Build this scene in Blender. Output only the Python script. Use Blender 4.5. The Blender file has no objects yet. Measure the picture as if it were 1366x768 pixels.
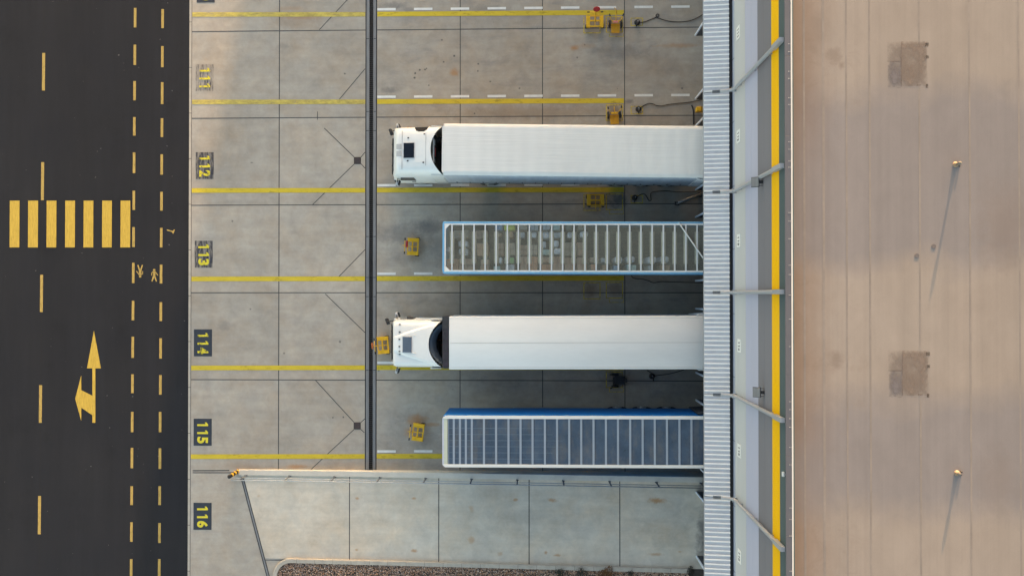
import bpy, bmesh, math, random
from mathutils import Vector, Matrix, Euler
random.seed(7)
C = bpy.context.scene
COL = C.collection
R = math.radians

# ------------------------------------------------------------------ camera
CAM_H = 46.0
FPX = 1134.0                       # focal length in photo pixels (1366 wide)
cd = bpy.data.cameras.new('camera')
cam = bpy.data.objects.new('camera', cd)
COL.objects.link(cam)
cam.location = (0, 0, CAM_H)
cam.rotation_euler = (R(0.505), R(1.616), 0)
cd.sensor_width = 36.0
cd.lens = FPX / 1366 * 36.0
cd.clip_start = 0.5
cd.clip_end = 3000
C.camera = cam

# ------------------------------------------------------------------ light
SUN_EL, SUN_AZ = 4.3, 10.8         # azimuth in degrees east of the picture's up
w = bpy.data.worlds.new('World')
C.world = w
w.use_nodes = True
nt = w.node_tree
bg = nt.nodes['Background']
sky = nt.nodes.new('ShaderNodeTexSky')
sky.sky_type = 'NISHITA'
sky.sun_disc = False
sky.sun_elevation = R(SUN_EL)
sky.sun_rotation = R(SUN_AZ)
sky.air_density = 1.0
sky.dust_density = 2.0
sky.ozone_density = 1.0
hs = nt.nodes.new('ShaderNodeHueSaturation')
hs.inputs['Saturation'].default_value = 0.9
nt.links.new(sky.outputs[0], hs.inputs['Color'])
# thin haze: the sky is brighter low down and dimmer overhead
stc = nt.nodes.new('ShaderNodeTexCoord')
ssep = nt.nodes.new('ShaderNodeSeparateXYZ')
nt.links.new(stc.outputs['Generated'], ssep.inputs[0])
smr = nt.nodes.new('ShaderNodeMapRange')
smr.interpolation_type = 'SMOOTHSTEP'
for i_, v_ in enumerate((0.5, 0.97, 1.5, 0.15)): smr.inputs[i_ + 1].default_value = v_
nt.links.new(ssep.outputs['Z'], smr.inputs[0])
scomb = nt.nodes.new('ShaderNodeVectorMath')
scomb.operation = 'SCALE'
nt.links.new(hs.outputs[0], scomb.inputs[0])
nt.links.new(smr.outputs[0], scomb.inputs['Scale'])
stint = nt.nodes.new('ShaderNodeVectorMath')
stint.operation = 'MULTIPLY'
stint.inputs[1].default_value = (1.0, 0.983, 1.0)
nt.links.new(scomb.outputs[0], stint.inputs[0])
nt.links.new(stint.outputs[0], bg.inputs['Color'])
bg.inputs['Strength'].default_value = 0.15
sd = bpy.data.lights.new('sun', 'SUN')
sd.energy = 2.7
sd.angle = R(0.5)
sd.color = (1.0, 0.66, 0.36)
so = bpy.data.objects.new('sun', sd)
COL.objects.link(so)
sdir = Vector((math.sin(R(SUN_AZ)) * math.cos(R(SUN_EL)), math.cos(R(SUN_AZ)) * math.cos(R(SUN_EL)), math.sin(R(SUN_EL))))
so.rotation_euler = sdir.to_track_quat('Z', 'Y').to_euler()
so.location = (20, 60, 40)
C.view_settings.view_transform = 'Standard'
C.view_settings.look = 'None'
C.view_settings.gamma = 1.0
C.view_settings.use_curve_mapping = False
C.view_settings.exposure = 2.6

# ------------------------------------------------------------------ helpers
ROT = Euler((R(0.505), R(1.616), 0)).to_matrix()

def P(px, py, z=0.0):
    """ground position (at height z) of a place measured on the photo"""
    d = ROT @ Vector(((px - 683) / FPX, -(py - 384) / FPX, -1.0))
    t = (z - CAM_H) / d.z
    return Vector((d.x * t, d.y * t, z))

WALL_X = 9.40

def wall_h(px, py=384):
    d = ROT @ Vector(((px - 683) / FPX, -(py - 384) / FPX, -1.0))
    return CAM_H + d.z * WALL_X / d.x

def wall_y(px, py):
    d = ROT @ Vector(((px - 683) / FPX, -(py - 384) / FPX, -1.0))
    return d.y * WALL_X / d.x

class MB:
    """collects shapes for one mesh object"""
    def __init__(self):
        self.v, self.f, self.mi, self.val = [], [], [], []
        self.m = 0
        self.a = 0.0
    def face(self, idx):
        self.f.append(idx); self.mi.append(self.m); self.val.append(self.a)
    def poly(self, pts):
        n = len(self.v)
        self.v += [tuple(p) for p in pts]
        self.face(list(range(n, n + len(pts))))
    def rect(self, x0, x1, y0, y1, z):
        self.poly([(x0, y0, z), (x1, y0, z), (x1, y1, z), (x0, y1, z)])
    def box(self, c, s, rot=None, bev=0.0):
        x, y, z = s[0] / 2, s[1] / 2, s[2] / 2
        if bev > 0:
            b = min(bev, x * .9, y * .9, z * .9)
            bm = bmesh.new()
            bmesh.ops.create_cube(bm, size=1)
            for v in bm.verts: v.co = Vector((v.co.x * 2 * x, v.co.y * 2 * y, v.co.z * 2 * z))
            bmesh.ops.bevel(bm, geom=bm.edges[:], offset=b, segments=2, affect='EDGES', profile=.5)
            self.bm(bm, rot, c)
            return
        pts = [Vector(p) for p in [(-x,-y,-z),(x,-y,-z),(x,y,-z),(-x,y,-z),(-x,-y,z),(x,-y,z),(x,y,z),(-x,y,z)]]
        if rot is not None: pts = [rot @ p for p in pts]
        n = len(self.v)
        self.v += [tuple(p + Vector(c)) for p in pts]
        for q in [(3,2,1,0),(4,5,6,7),(0,1,5,4),(1,2,6,5),(2,3,7,6),(3,0,4,7)]:
            self.face([n + i for i in q])
    def bm(self, bm, rot=None, c=(0,0,0)):
        n = len(self.v)
        bm.verts.index_update()
        for v in bm.verts:
            p = v.co if rot is None else rot @ v.co
            self.v.append(tuple(p + Vector(c)))
        for f in bm.faces: self.face([n + v.index for v in f.verts])
        bm.free()
    def b2(self, x0, x1, y0, y1, z0, z1, bev=0.0):
        self.box(((x0+x1)/2, (y0+y1)/2, (z0+z1)/2), (abs(x1-x0), abs(y1-y0), abs(z1-z0)), None, bev)
    def tube(self, pts, r, n=10, cap=True):
        pts = [Vector(p) for p in pts]
        rs = r if isinstance(r, (list, tuple)) else [r] * len(pts)
        base = len(self.v)
        prev = None
        for i, p in enumerate(pts):
            if i == 0: t = pts[1] - pts[0]
            elif i == len(pts) - 1: t = pts[-1] - pts[-2]
            else: t = (pts[i+1] - p).normalized() + (p - pts[i-1]).normalized()
            t.normalize()
            if prev is None:
                u = t.cross(Vector((0,0,1)))
                if u.length < 1e-3: u = t.cross(Vector((1,0,0)))
            else:
                u = prev - t * prev.dot(t)
            u.normalize(); prev = u
            v = t.cross(u)
            for k in range(n):
                a = 2 * math.pi * k / n
                self.v.append(tuple(p + (u * math.cos(a) + v * math.sin(a)) * rs[i]))
        for i in range(len(pts) - 1):
            for k in range(n):
                a, b = base + i*n + k, base + i*n + (k+1) % n
                self.face([a, b, b + n, a + n])
        if cap:
            self.face([base + k for k in range(n)][::-1])
            self.face([base + (len(pts)-1)*n + k for k in range(n)])
    def cyl(self, p0, p1, r, n=14): self.tube([p0, p1], r, n)
    def strip(self, p0, p1, wd, z=None):
        p0, p1 = Vector(p0), Vector(p1)
        d = (p1 - p0); d.z = 0; d.normalize()
        s = Vector((-d.y, d.x, 0)) * wd / 2
        q = [p0 - s, p1 - s, p1 + s, p0 + s]
        if z is not None:
            for a in q: a.z = z
        self.poly(q)
    def prism(self, outline, z0, z1):
        """outline counter-clockwise (x,y)"""
        n = len(self.v); k = len(outline)
        self.v += [(x, y, z0) for x, y in outline] + [(x, y, z1) for x, y in outline]
        self.face(list(range(n, n + k))[::-1]); self.face(list(range(n + k, n + 2*k)))
        for i in range(k):
            j = (i + 1) % k
            self.face([n + i, n + j, n + k + j, n + k + i])
    def grid(self, fn, nu, nv):
        n = len(self.v)
        for i in range(nu + 1):
            for j in range(nv + 1): self.v.append(tuple(fn(i / nu, j / nv)))
        for i in range(nu):
            for j in range(nv):
                a = n + i * (nv + 1) + j
                self.face([a, a + nv + 1, a + nv + 2, a + 1])
    def build(self, name, mats, parent=None, smooth=False, attr=None, loc=None):
        me = bpy.data.meshes.new(name)
        me.from_pydata(self.v, [], self.f)
        if not isinstance(mats, (list, tuple)): mats = [mats]
        for m in mats: me.materials.append(m)
        for p, i in zip(me.polygons, self.mi):
            p.material_index = i
            p.use_smooth = bool(smooth)
        if attr:
            at = me.attributes.new(attr, 'FLOAT', 'FACE')
            at.data.foreach_set('value', self.val)
        me.update()
        o = bpy.data.objects.new(name, me)
        COL.objects.link(o)
        if parent is not None: o.parent = parent
        if loc is not None: o.location = loc
        if smooth == 'auto':
            try:
                bm = bmesh.new(); bm.from_mesh(me)
                for e in bm.edges:
                    e.smooth = len(e.link_faces) == 2 and e.calc_face_angle(0) < R(35)
                bm.to_mesh(me); bm.free()
            except Exception: pass
        return o

def tag(o, label=None, cat=None, group=None, kind=None):
    if label: o['label'] = label
    if cat: o['category'] = cat
    if group: o['group'] = group
    if kind: o['kind'] = kind
    return o

def thing(name, loc, label, cat, group=None, rz=0.0):
    o = bpy.data.objects.new(name, None)
    o.empty_display_size = .3
    COL.objects.link(o)
    o.location = loc
    o.rotation_euler = (0, 0, rz)
    return tag(o, label, cat, group)

def struct(o): return tag(o, kind='structure')

KIDS = {}
def children(o): return [c for c in bpy.data.objects if c.parent == o]
def dup(root, loc, rz=None, label=None, group=None):
    r = root.copy(); COL.objects.link(r)
    r.location = loc
    if rz is not None: r.rotation_euler = (0, 0, rz)
    if label: r['label'] = label
    if group: r['group'] = group
    for ch in children(root):
        c = ch.copy(); COL.objects.link(c); c.parent = r
        for g in children(ch):
            d = g.copy(); COL.objects.link(d); d.parent = c
    return r

# ------------------------------------------------------------------ materials
class NT:
    def __init__(self, name):
        self.m = bpy.data.materials.new(name); self.m.use_nodes = True
        self.t = self.m.node_tree
        self.b = self.t.nodes['Principled BSDF']
        self.out = self.t.nodes['Material Output']
        self.tc = self.t.nodes.new('ShaderNodeTexCoord').outputs['Object']
    def n(self, ty, **kw):
        o = self.t.nodes.new(ty)
        for k, v in kw.items(): setattr(o, k, v)
        return o
    def l(self, a, b): self.t.links.new(a, b)
    def mapped(self, scale=(1,1,1), loc=(0,0,0), src=None):
        m = self.n('ShaderNodeMapping')
        m.inputs['Scale'].default_value = scale
        m.inputs['Location'].default_value = loc
        self.l(src or self.tc, m.inputs[0])
        return m.outputs[0]
    def noise(self, scale, detail=4, rough=.6, vec=None, dist=0.0):
        o = self.n('ShaderNodeTexNoise')
        o.inputs['Scale'].default_value = scale
        o.inputs['Detail'].default_value = detail
        o.inputs['Roughness'].default_value = rough
        o.inputs['Distortion'].default_value = dist
        self.l(vec or self.tc, o.inputs['Vector'])
        return o.outputs['Fac']
    def ramp(self, fac, a, b, lo=0.0, hi=1.0):
        o = self.n('ShaderNodeMapRange')
        for i, v in enumerate((a, b, lo, hi)): o.inputs[i + 1].default_value = v
        self.l(fac, o.inputs[0])
        return o.outputs[0]
    def math(self, op, a, b=None):
        o = self.n('ShaderNodeMath', operation=op)
        for i, v in enumerate((a, b)):
            if v is None: continue
            if isinstance(v, (int, float)): o.inputs[i].default_value = v
            else: self.l(v, o.inputs[i])
        return o.outputs[0]
    def mix(self, fac, a, b, mode='MIX'):
        o = self.n('ShaderNodeMix', data_type='RGBA', blend_type=mode)
        for i, v in ((0, fac), (6, a), (7, b)):
            if isinstance(v, (int, float)): o.inputs[i].default_value = v
            elif isinstance(v, tuple): o.inputs[i].default_value = (*v, 1)
            else: self.l(v, o.inputs[i])
        return o.outputs[2]
    def scalec(self, col, fac):
        """multiply a colour by a scalar socket"""
        g = self.n('ShaderNodeCombineColor')
        for i in range(3): self.l(fac, g.inputs[i])
        return self.mix(1.0, col, g.outputs[0], 'MULTIPLY')
    def bump(self, h, strength=.3, dist=.02):
        o = self.n('ShaderNodeBump')
        o.inputs['Strength'].default_value = strength
        o.inputs['Distance'].default_value = dist
        self.l(h, o.inputs['Height'])
        self.l(o.outputs[0], self.b.inputs['Normal'])
    def done(self, col, rough=.7, metal=0.0, spec=None):
        if isinstance(col, tuple): self.b.inputs['Base Color'].default_value = (*col, 1)
        else: self.l(col, self.b.inputs['Base Color'])
        if isinstance(rough, (int, float)): self.b.inputs['Roughness'].default_value = rough
        else: self.l(rough, self.b.inputs['Roughness'])
        self.b.inputs['Metallic'].default_value = metal
        if spec is not None: self.b.inputs['Specular IOR Level'].default_value = spec
        return self.m
    def alpha(self, mask):
        """mask 1 = this surface, 0 = see what lies below"""
        tr = self.n('ShaderNodeBsdfTransparent'); mx = self.n('ShaderNodeMixShader')
        if isinstance(mask, (int, float)): mx.inputs[0].default_value = mask
        else: self.l(mask, mx.inputs[0])
        self.l(tr.outputs[0], mx.inputs[1]); self.l(self.b.outputs[0], mx.inputs[2])
        self.l(mx.outputs[0], self.out.inputs['Surface'])

def mk(name, col, rough=.6, var=.12, scale=6.0, metal=0.0, bump=0.0, stretch=(1,1,1), spec=None):
    t = NT(name)
    v = t.mapped(stretch)
    f = t.ramp(t.noise(scale, 4, .6, v), .25, .75, 1 - var, 1 + var)
    f2 = t.ramp(t.noise(scale * 9, 2, .5, v), .2, .8, 1 - var * .4, 1 + var * .4)
    c = t.scalec(col, t.math('MULTIPLY', f, f2))
    if bump: t.bump(t.noise(scale * 9, 3), bump, .01)
    return t.done(c, rough, metal, spec)

def stains(t, items, warp):
    """list of (px, py, rx, ry, strength) measured on the photo, in pixels -> one mask"""
    out = None
    for px, py, rx, ry, st in items:
        p = P(px, py)
        m = t.n('ShaderNodeVectorMath', operation='SUBTRACT')
        t.l(t.tc, m.inputs[0]); m.inputs[1].default_value = (p.x, p.y, 0)
        s = t.n('ShaderNodeVectorMath', operation='MULTIPLY')
        t.l(m.outputs[0], s.inputs[0]); s.inputs[1].default_value = (24.65 / rx, 24.65 / ry, 0)
        ln = t.n('ShaderNodeVectorMath', operation='LENGTH'); t.l(s.outputs[0], ln.inputs[0])
        d = t.math('ADD', ln.outputs['Value'], warp)
        k = t.ramp(d, .35, 1.15, st, 0.0)
        out = k if out is None else t.math('MAXIMUM', out, k)
    return out

CONC = (0.395, 0.358, 0.305)

def concrete(name, base=CONC, rust=(), dark=(), brown=(), spots=(), slab=True, dirty=True):
    t = NT(name)
    big = t.ramp(t.noise(.22, 5, .62), .3, .7, .87, 1.09)
    mid = t.ramp(t.noise(1.3, 7, .72, dist=.25), .3, .7, .83, 1.10)
    strk = t.ramp(t.noise(1.0, 5, .65, t.mapped((.22, 2.4, 1))), .3, .7, .93, 1.05)
    fine = t.ramp(t.noise(38, 3, .7), .2, .8, .93, 1.07)
    f = t.math('MULTIPLY', t.math('MULTIPLY', big, mid), t.math('MULTIPLY', strk, fine))
    if slab:
        a = t.n('ShaderNodeAttribute'); a.attribute_name = 'slab'
        f = t.math('MULTIPLY', f, a.outputs['Fac'])
    c = t.scalec(base, f)
    warm = t.ramp(t.noise(.5, 6, .7, dist=.2), .42, .70, 0, .85)
    c = t.mix(warm, c, t.mix(1.0, c, (1.04, .94, .84), 'MULTIPLY'))
    cool = t.ramp(t.noise(.8, 5, .7, t.mapped((1, 1, 1), (31, 7, 0))), .52, .8, 0, .6)
    c = t.mix(cool, c, t.mix(1.0, c, (.86, .87, .93), 'MULTIPLY'))
    if dirty:
        # dark tyre grime, stronger in the docking half of the yard (x > -9 m)
        sx = t.n('ShaderNodeSeparateXYZ'); t.l(t.tc, sx.inputs[0])
        zone = t.ramp(sx.outputs[0], -9.2, -7.5, .35, 1.0)
        g = t.ramp(t.noise(.9, 7, .72, t.mapped((.55, 1.6, 1), (3, 11, 0)), .25), .52, .80, 0, .60)
        c = t.mix(t.math('MULTIPLY', g, zone), c, (.17, .17, .18))
        spk = t.ramp(t.noise(9, 2, .5), .735, .76, 0, .5)
        c = t.mix(t.math('MULTIPLY', spk, zone), c, (.06, .06, .06))
    wp = t.ramp(t.noise(2.2, 6, .75, dist=.5), .2, .8, -.7, .7)
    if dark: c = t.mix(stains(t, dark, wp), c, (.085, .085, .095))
    if brown: c = t.mix(stains(t, brown, wp), c, (.23, .165, .115))
    if spots: c = t.mix(stains(t, spots, t.ramp(t.noise(9, 2), .2, .8, -.3, .3)), c, (.05, .05, .055))
    if rust: c = t.mix(stains(t, rust, wp), c, (.40, .185, .05))
    t.bump(t.noise(60, 3), .15, .004)
    return t.done(c, .85, spec=.25)

def paint(name, col, wear=(.30, .42), amount=.75, scale=5, stretch=(1,1,1), rough=.6, fade=.12):
    t = NT(name)
    v = t.mapped(stretch)
    f = t.ramp(t.noise(2.5, 5, .6, v), .25, .75, 1 - fade, 1 + fade)
    w_ = t.ramp(t.noise(scale, 8, .74, v), wear[0], wear[1], 1 - amount, 1.0)
    g = t.ramp(t.noise(45, 3, .7), .25, .45, .72, 1.0)
    t.done(t.scalec(col, f), rough, spec=.3)
    t.alpha(t.math('MULTIPLY', w_, g))
    return t.m

M = {}
M['yard'] = concrete('yard_concrete',
    spots=[(554,98,1.6,1.6,.9),(560,93.5,1.5,1.5,.9),(567,93,1.4,1.4,.8),(569,91.5,1.1,1.1,.8),(553,104,1.8,1.6,.9),(606,75,1.7,1.7,.9),(592,83,1.3,1.3,.8),(589.5,53.5,1.3,1.3,.8),(572,114,1.2,1.2,.7),(638,85.5,1.3,1.3,.8),(637.5,95,1.2,1.2,.8),(654,109,1.4,1.2,.7),(633,151.5,1.3,1.3,.8),(453.5,455.5,1.8,1.8,.8),(458,556,1.4,1.4,.8),(444,556.5,1.3,1.3,.7),(460,98.5,1.6,1.4,.8),(379,471,1.6,1.6,.6),(334,412,1.4,1.4,.6),(505,494,1.4,1.4,.6),(693,118,1.4,1.4,.7),(770,77,1.5,1.5,.6),(780,60,1.3,1.3,.6),(910,118,1.5,1.5,.7),(336,217,2,1.2,.6),(310,295,1.6,1.6,.6)],
    rust=[(606,97,6,6,.55),(766,64,7,4,.6),(782,62,14,4,.25),(905,61,30,3,.35),(555,560,14,9,.5),(548,575,10,8,.35),(574,566,14,3,.4),(395,622,16,3,.5),(400,24,28,3,.28),(385,12,20,4,.22)],
    brown=[(720,150,150,11,.45),(560,150,50,10,.2),(400,28,40,10,.35),(820,150,14,16,.75),(820,36,14,14,.45),(793,42,14,9,.35),(787,387,13,10,.7),(820,385,14,12,.6),(815,505,14,10,.3),(320,622,40,5,.25),(880,150,70,20,.25),(880,90,60,30,.18)],
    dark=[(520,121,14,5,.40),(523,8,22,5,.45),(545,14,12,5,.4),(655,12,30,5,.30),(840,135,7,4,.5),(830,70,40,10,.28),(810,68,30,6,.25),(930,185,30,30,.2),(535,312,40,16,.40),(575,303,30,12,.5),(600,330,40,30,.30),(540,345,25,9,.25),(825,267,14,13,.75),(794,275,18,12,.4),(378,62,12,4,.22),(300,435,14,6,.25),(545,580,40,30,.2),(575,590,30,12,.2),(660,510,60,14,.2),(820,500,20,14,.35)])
M['ramp'] = concrete('ramp_concrete', (.58, .52, .43), dirty=False,
    rust=[(478,663,3,2,.6),(553,662,4,2,.6),(477,731,3,2,.6),(553,731,5,3,.7),(630,675,4,5,.35),(630,716,5,5,.4),(668,733,4,3,.35),(736,662,7,3,.6),(688,662,3,2,.6),(873,661,11,4,.7),(728,731,3,3,.7),(743,734,5,2,.6),(872,731,10,3,.5),(902,727,3,1.5,.5),(345,661,3,2,.3)],
    dark=[(935,700,12,34,.7),(936,680,8,20,.5),(700,685,50,10,.14),(880,690,60,30,.14)])
M['joint'] = mk('joint_sealant', (.055, .052, .052), .8, .25, 4)
M['kerbstone'] = mk('kerb_concrete', (.40, .36, .30), .85, .15, 3, bump=.2)
M['wallconc'] = mk('retaining_wall_concrete', (.54, .50, .43), .8, .10, 1.2, bump=.1)
t = NT('asphalt')
c = t.mix(t.ramp(t.noise(.25, 5, .6), .3, .7), (.0138, .0150, .0190), (.0178, .0182, .0208))
c = t.scalec(c, t.ramp(t.noise(1.0, 6, .65, t.mapped((.55, .05, 1), (2, 0, 0))), .3, .7, .86, 1.12))
c = t.scalec(c, t.ramp(t.noise(.6, 7, .7, t.mapped((1, .7, 1), (9, 4, 0))), .55, .72, 1.0, .82))
c = t.scalec(c, t.ramp(t.noise(1.2, 5, .6, t.mapped((2.2, .15, 1))), .3, .7, .92, 1.08))
c = t.scalec(c, t.ramp(t.noise(55, 2, .7), .25, .75, .80, 1.2))
c = t.mix(t.ramp(t.noise(7, 1, .4), .80, .81, 0, .5), c, (.25, .24, .23))
t.bump(t.noise(80, 3), .35, .006)
M['asphalt'] = t.done(c, .88, spec=.25)
M['verge'] = mk('bare_ground', (.16, .145, .11), .95, .3, .5, bump=.3)
M['yroad'] = paint('yellow_road_paint', (.54, .36, .055), (.30, .50), .50, 6, (9, .5, 1), .6, .20)
M['yroad_line'] = paint('faded_yellow_lane_paint', (.45, .31, .085), (.32, .52), .60, 6, (5, .5, 1))
M['ybay'] = paint('yellow_bay_paint', (.575, .43, .035), (.30, .46), .50, 3.5, (.5, 1.5, 1))
M['ybay_faded'] = paint('faded_yellow_bay_paint', (.57, .45, .10), (.36, .60), .55, 3.0, (.5, 1.5, 1))
M['ythin'] = paint('thin_yellow_outline_paint', (.60, .45, .06), (.38, .52), .85, 5)
M['wbay'] = paint('white_bay_paint', (.72, .71, .67), (.26, .36), .5, 5)
M['panel'] = paint('dark_number_panel_paint', (.035, .042, .055), (.25, .36), .35, 7)
M['panel_worn'] = paint('worn_dark_panel_paint', (.045, .047, .06), (.43, .60), .84, 2.2, (3.5, .5, 1))
M['panel_gone'] = paint('nearly_gone_panel_paint', (.05, .05, .06), (.51, .65), .90, 2.2, (4.5, .5, 1))
M['ynum'] = paint('yellow_number_paint', (.66, .55, .04), (.28, .38), .5, 6)
M['ynum_worn'] = paint('worn_yellow_number_paint', (.66, .55, .04), (.38, .5), .85, 4)
M['steel'] = mk('galvanised_steel', (.34, .36, .38), .45, .15, 3, metal=.6)
M['steel_dull'] = mk('dull_drain_steel', (.185, .187, .19), .7, .25, 1.2, metal=.0, stretch=(4, .4, 1))
M['slot'] = mk('rusty_dark_grate', (.013, .0115, .012), .7, .35, 2)
M['cover'] = mk('rusty_cast_iron', (.060, .042, .040), .7, .2, 12)
M['black'] = mk('black_rubber', (.018, .018, .020), .7, .2, 8)
M['tyre'] = mk('tyre_rubber', (.022, .022, .023), .85, .2, 10)
M['rim'] = mk('wheel_rim', (.40, .41, .42), .4, .1, 5, metal=.7)
M['chassis'] = mk('dark_chassis', (.030, .031, .034), .6, .25, 4)
M['yplant'] = mk('yellow_enamel', (.70, .40, .012), .5, .12, 6)
M['orange'] = mk('orange_enamel', (.62, .31, .015), .5, .14, 6)
M['redsign'] = mk('red_sign_enamel', (.36, .02, .025), .45, .1, 6)
M['hazyel'] = mk('hazard_yellow', (.72, .40, .015), .5, .08, 6)
M['glass'] = mk('dark_tinted_glass', (.012, .016, .024), .08, .05, 3, spec=.6)
M['hatch'] = mk('grey_roof_hatch_glass', (.10, .13, .17), .25, .06, 3)
M['cabwhite'] = mk('white_cab_paint', (.74, .735, .70), .35, .04, 1.5)
M['cabgrey'] = mk('light_grey_cab_panel', (.46, .46, .46), .4, .05, 3)
M['lamp'] = mk('clear_lamp_lens', (.55, .56, .58), .15, .05, 3)
M['amber'] = mk('amber_lens', (.45, .16, .03), .3, .1, 3)
M['redlamp'] = mk('red_lens', (.35, .02, .02), .3, .1, 3)
# tarpaulin: fine lengthwise wrinkles
t = NT('white_tarpaulin')
wr = t.noise(1.0, 5, .65, t.mapped((.55, 9, 1)))
wr2 = t.noise(1.0, 4, .6, t.mapped((.25, 26, 1), (4, 2, 0)))
bow = t.n('ShaderNodeTexWave', wave_type='BANDS', bands_direction='X')
bow.inputs['Scale'].default_value = .46; bow.inputs['Distortion'].default_value = .3
t.l(t.tc, bow.inputs[0])
c = t.scalec((.77, .75, .70), t.ramp(wr2, .3, .7, .90, 1.04))  # crease shading put into the colour, along the same wrinkles as the bump
c = t.scalec(c, t.ramp(t.noise(.4, 4), .3, .7, .95, 1.03))
c = t.scalec(c, t.ramp(bow.outputs['Fac'], 0, 1, .975, 1.01))
h = t.math('ADD', t.math('MULTIPLY', wr, .7), t.math('ADD', t.math('MULTIPLY', wr2, .5), t.math('MULTIPLY', bow.outputs['Fac'], .5)))
t.bump(h, .55, .025)
M['tarp'] = t.done(c, .55)
M['curtain'] = mk('pale_side_curtain', (.50, .52, .55), .5, .10, 1.5, stretch=(3, 1, .3), bump=.1)
M['boxroof'] = mk('white_box_roof', (.715, .71, .68), .45, .045, .6, stretch=(.5, 2, 1))
M['boxside'] = mk('white_box_side', (.62, .62, .62), .4, .04, .8)
M['reefer'] = mk('dark_front_unit', (.040, .030, .040), .5, .45, 4)
M['blueside'] = mk('blue_trailer_side', (.008, .15, .44), .5, .06, .8, spec=.2)
M['lightblue'] = mk('light_blue_frame', (.17, .40, .62), .4, .08, 1.5)
M['whiteframe'] = mk('white_roof_frame', (.74, .735, .69), .45, .04, 1.5)
M['palegreen'] = mk('pale_green_board', (.55, .57, .44), .6, .05, 2)
M['bowwhite'] = mk('white_roof_bow', (.55, .57, .57), .5, .05, 2)
M['glaze'] = mk('dark_corner_glazing', (.010, .012, .016), .5, .1, 3, spec=.08)
M['bowgreen'] = mk('pale_green_roof_bow', (.40, .42, .33), .6, .05, 2)
M['bowblue'] = mk('blue_grey_roof_bow', (.30, .345, .40), .5, .06, 2)
M['floor'] = mk('plywood_floor', (.115, .105, .09), .8, .25, 2, stretch=(1, 5, 1))
M['inside'] = mk('inner_wall', (.20, .22, .24), .7, .1, 1)

t = NT('translucent_bow_plate')
t.done(t.scalec((.46, .48, .38), t.ramp(t.noise(3, 4), .3, .7, .9, 1.1)), .6, spec=.2)
t.alpha(.62)
M['bowgreen'] = t.m
def film(name, col, opac, speck=0.0):
    t = NT(name)
    f = t.ramp(t.noise(1.2, 6, .7), .3, .7, opac * .85, opac * 1.15)
    sp = t.ramp(t.noise(14, 2, .6), .70, .78, 0, speck)
    cc = t.scalec(col, t.ramp(t.noise(.8, 5, .65), .3, .7, .85, 1.15))
    cc = t.mix(t.ramp(t.noise(1.3, 6, .7, t.mapped((1.3, .5, 1), (8, 3, 0))), .48, .72, 0, .55), cc, (.22, .20, .17))
    t.done(cc, .45, spec=.3)
    t.alpha(t.math('ADD', f, sp))
    return t.m
M['film_clear'] = film('translucent_roof_film', (.40, .40, .33), .27, .18)
M['film_blue'] = film('blue_translucent_roof_film', (.085, .125, .18), .80, .1)

# ------------------------------------------------------------------ ground, road, yard
b = MB(); b.rect(-400, 400, -400, 500, -.05)
struct(b.build('ground', M['verge']))
XK0, XK1 = P(251.6, 384).x, P(255.2, 384).x          # flush kerb strip between road and yard
b = MB(); b.rect(-46, XK0, -120, 200, 0.0)
b.m = 1
b.strip(P(58.8, 0), P(52.2, 768), .035, .002)
b.strip(P(58.8, 0) + (P(58.8, 0) - P(52.2, 768)) * 2, P(58.8, 0), .035, .002)
M['seam'] = mk('road_seam', (.0075, .0075, .008), .9, .3, 4)
struct(b.build('road', [M['asphalt'], M['seam']]))
b = MB()
y = -40.0
while y < 60:
    b.m = 0; b.b2(XK0, XK1 - .03, y, y + 2.47, -.04, .006)
    y += 2.5
b.m = 1; b.rect(XK0 + .001, XK1, -40, 60, -.002)
struct(b.build('kerb_strip', [M['kerbstone'], M['joint']]))

XD0, XD1 = P(487, 384).x, P(502.6, 384).x           # trench drain
YW_N = P(500, 626.5).y                              # north face of the retaining wall
ybreaks = [P(600, v).y for v in (-194, -77, 39.5, 156, 272.8, 390.3, 507)] + [YW_N]
ybreaks = [60, 50, 40] + ybreaks
b = MB()
def slabs(xs, ys, z=0.0, m=0):
    for i in range(len(xs) - 1):
        for j in range(len(ys) - 1):
            b.m = m; b.a = random.uniform(.92, 1.06)
            b.rect(xs[i], xs[i+1], ys[j+1], ys[j], z)
XJ = P(372, 384).x
slabs([XK1, XJ, XD0], ybreaks)
xs_r = [XD1] + [P(v, 384).x for v in (613.8, 723.8, 833.5)] + [WALL_X + .2]
slabs(xs_r, ybreaks)
# lower yard round the ramp and beyond
slabs([XK1, WALL_X + .2], [YW_N, -40.0])
b.m = 1
for v in (372,): b.strip((XJ, 60, .002), (XJ, YW_N, .002), .05)
for x in xs_r[1:-1]: b.strip((x, 60, .002), (x, YW_N, .002), .045)
for yv in ybreaks[1:-1]:
    b.strip((XK1, yv, .003), (XD0, yv, .003), .045); b.strip((XD1, yv, .003), (WALL_X, yv, .003), .045)
for (x0, y0, x1, y1) in [(463.5,0,426,40),(501,-40,463.5,0),(487,92,450,136),(423.5,149,423.5,160),(432.5,171,472.4,209.6),(472.4,219,417,273),(481.4,210,487,203),(481.4,218.5,487,224.5),
        (487,333,447,374),(434,392,487,443.5),(421,507,472,562.6),(472,572.6,415,625.5),(481.3,563,487,558),(481.3,572.3,486,576.5)]:
    b.strip(P(x0, y0), P(x1, y1), .04, .0042)
b.strip(P(257, 627.3), P(306, 627), .06, .0035); b.strip(P(257, 630), P(312, 630), .05, .0035)
b.strip(P(351, 746.5), P(377, 746.7), .03, .0035)
struct(b.build('yard', [M['yard'], M['joint']], attr='slab'))

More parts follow.
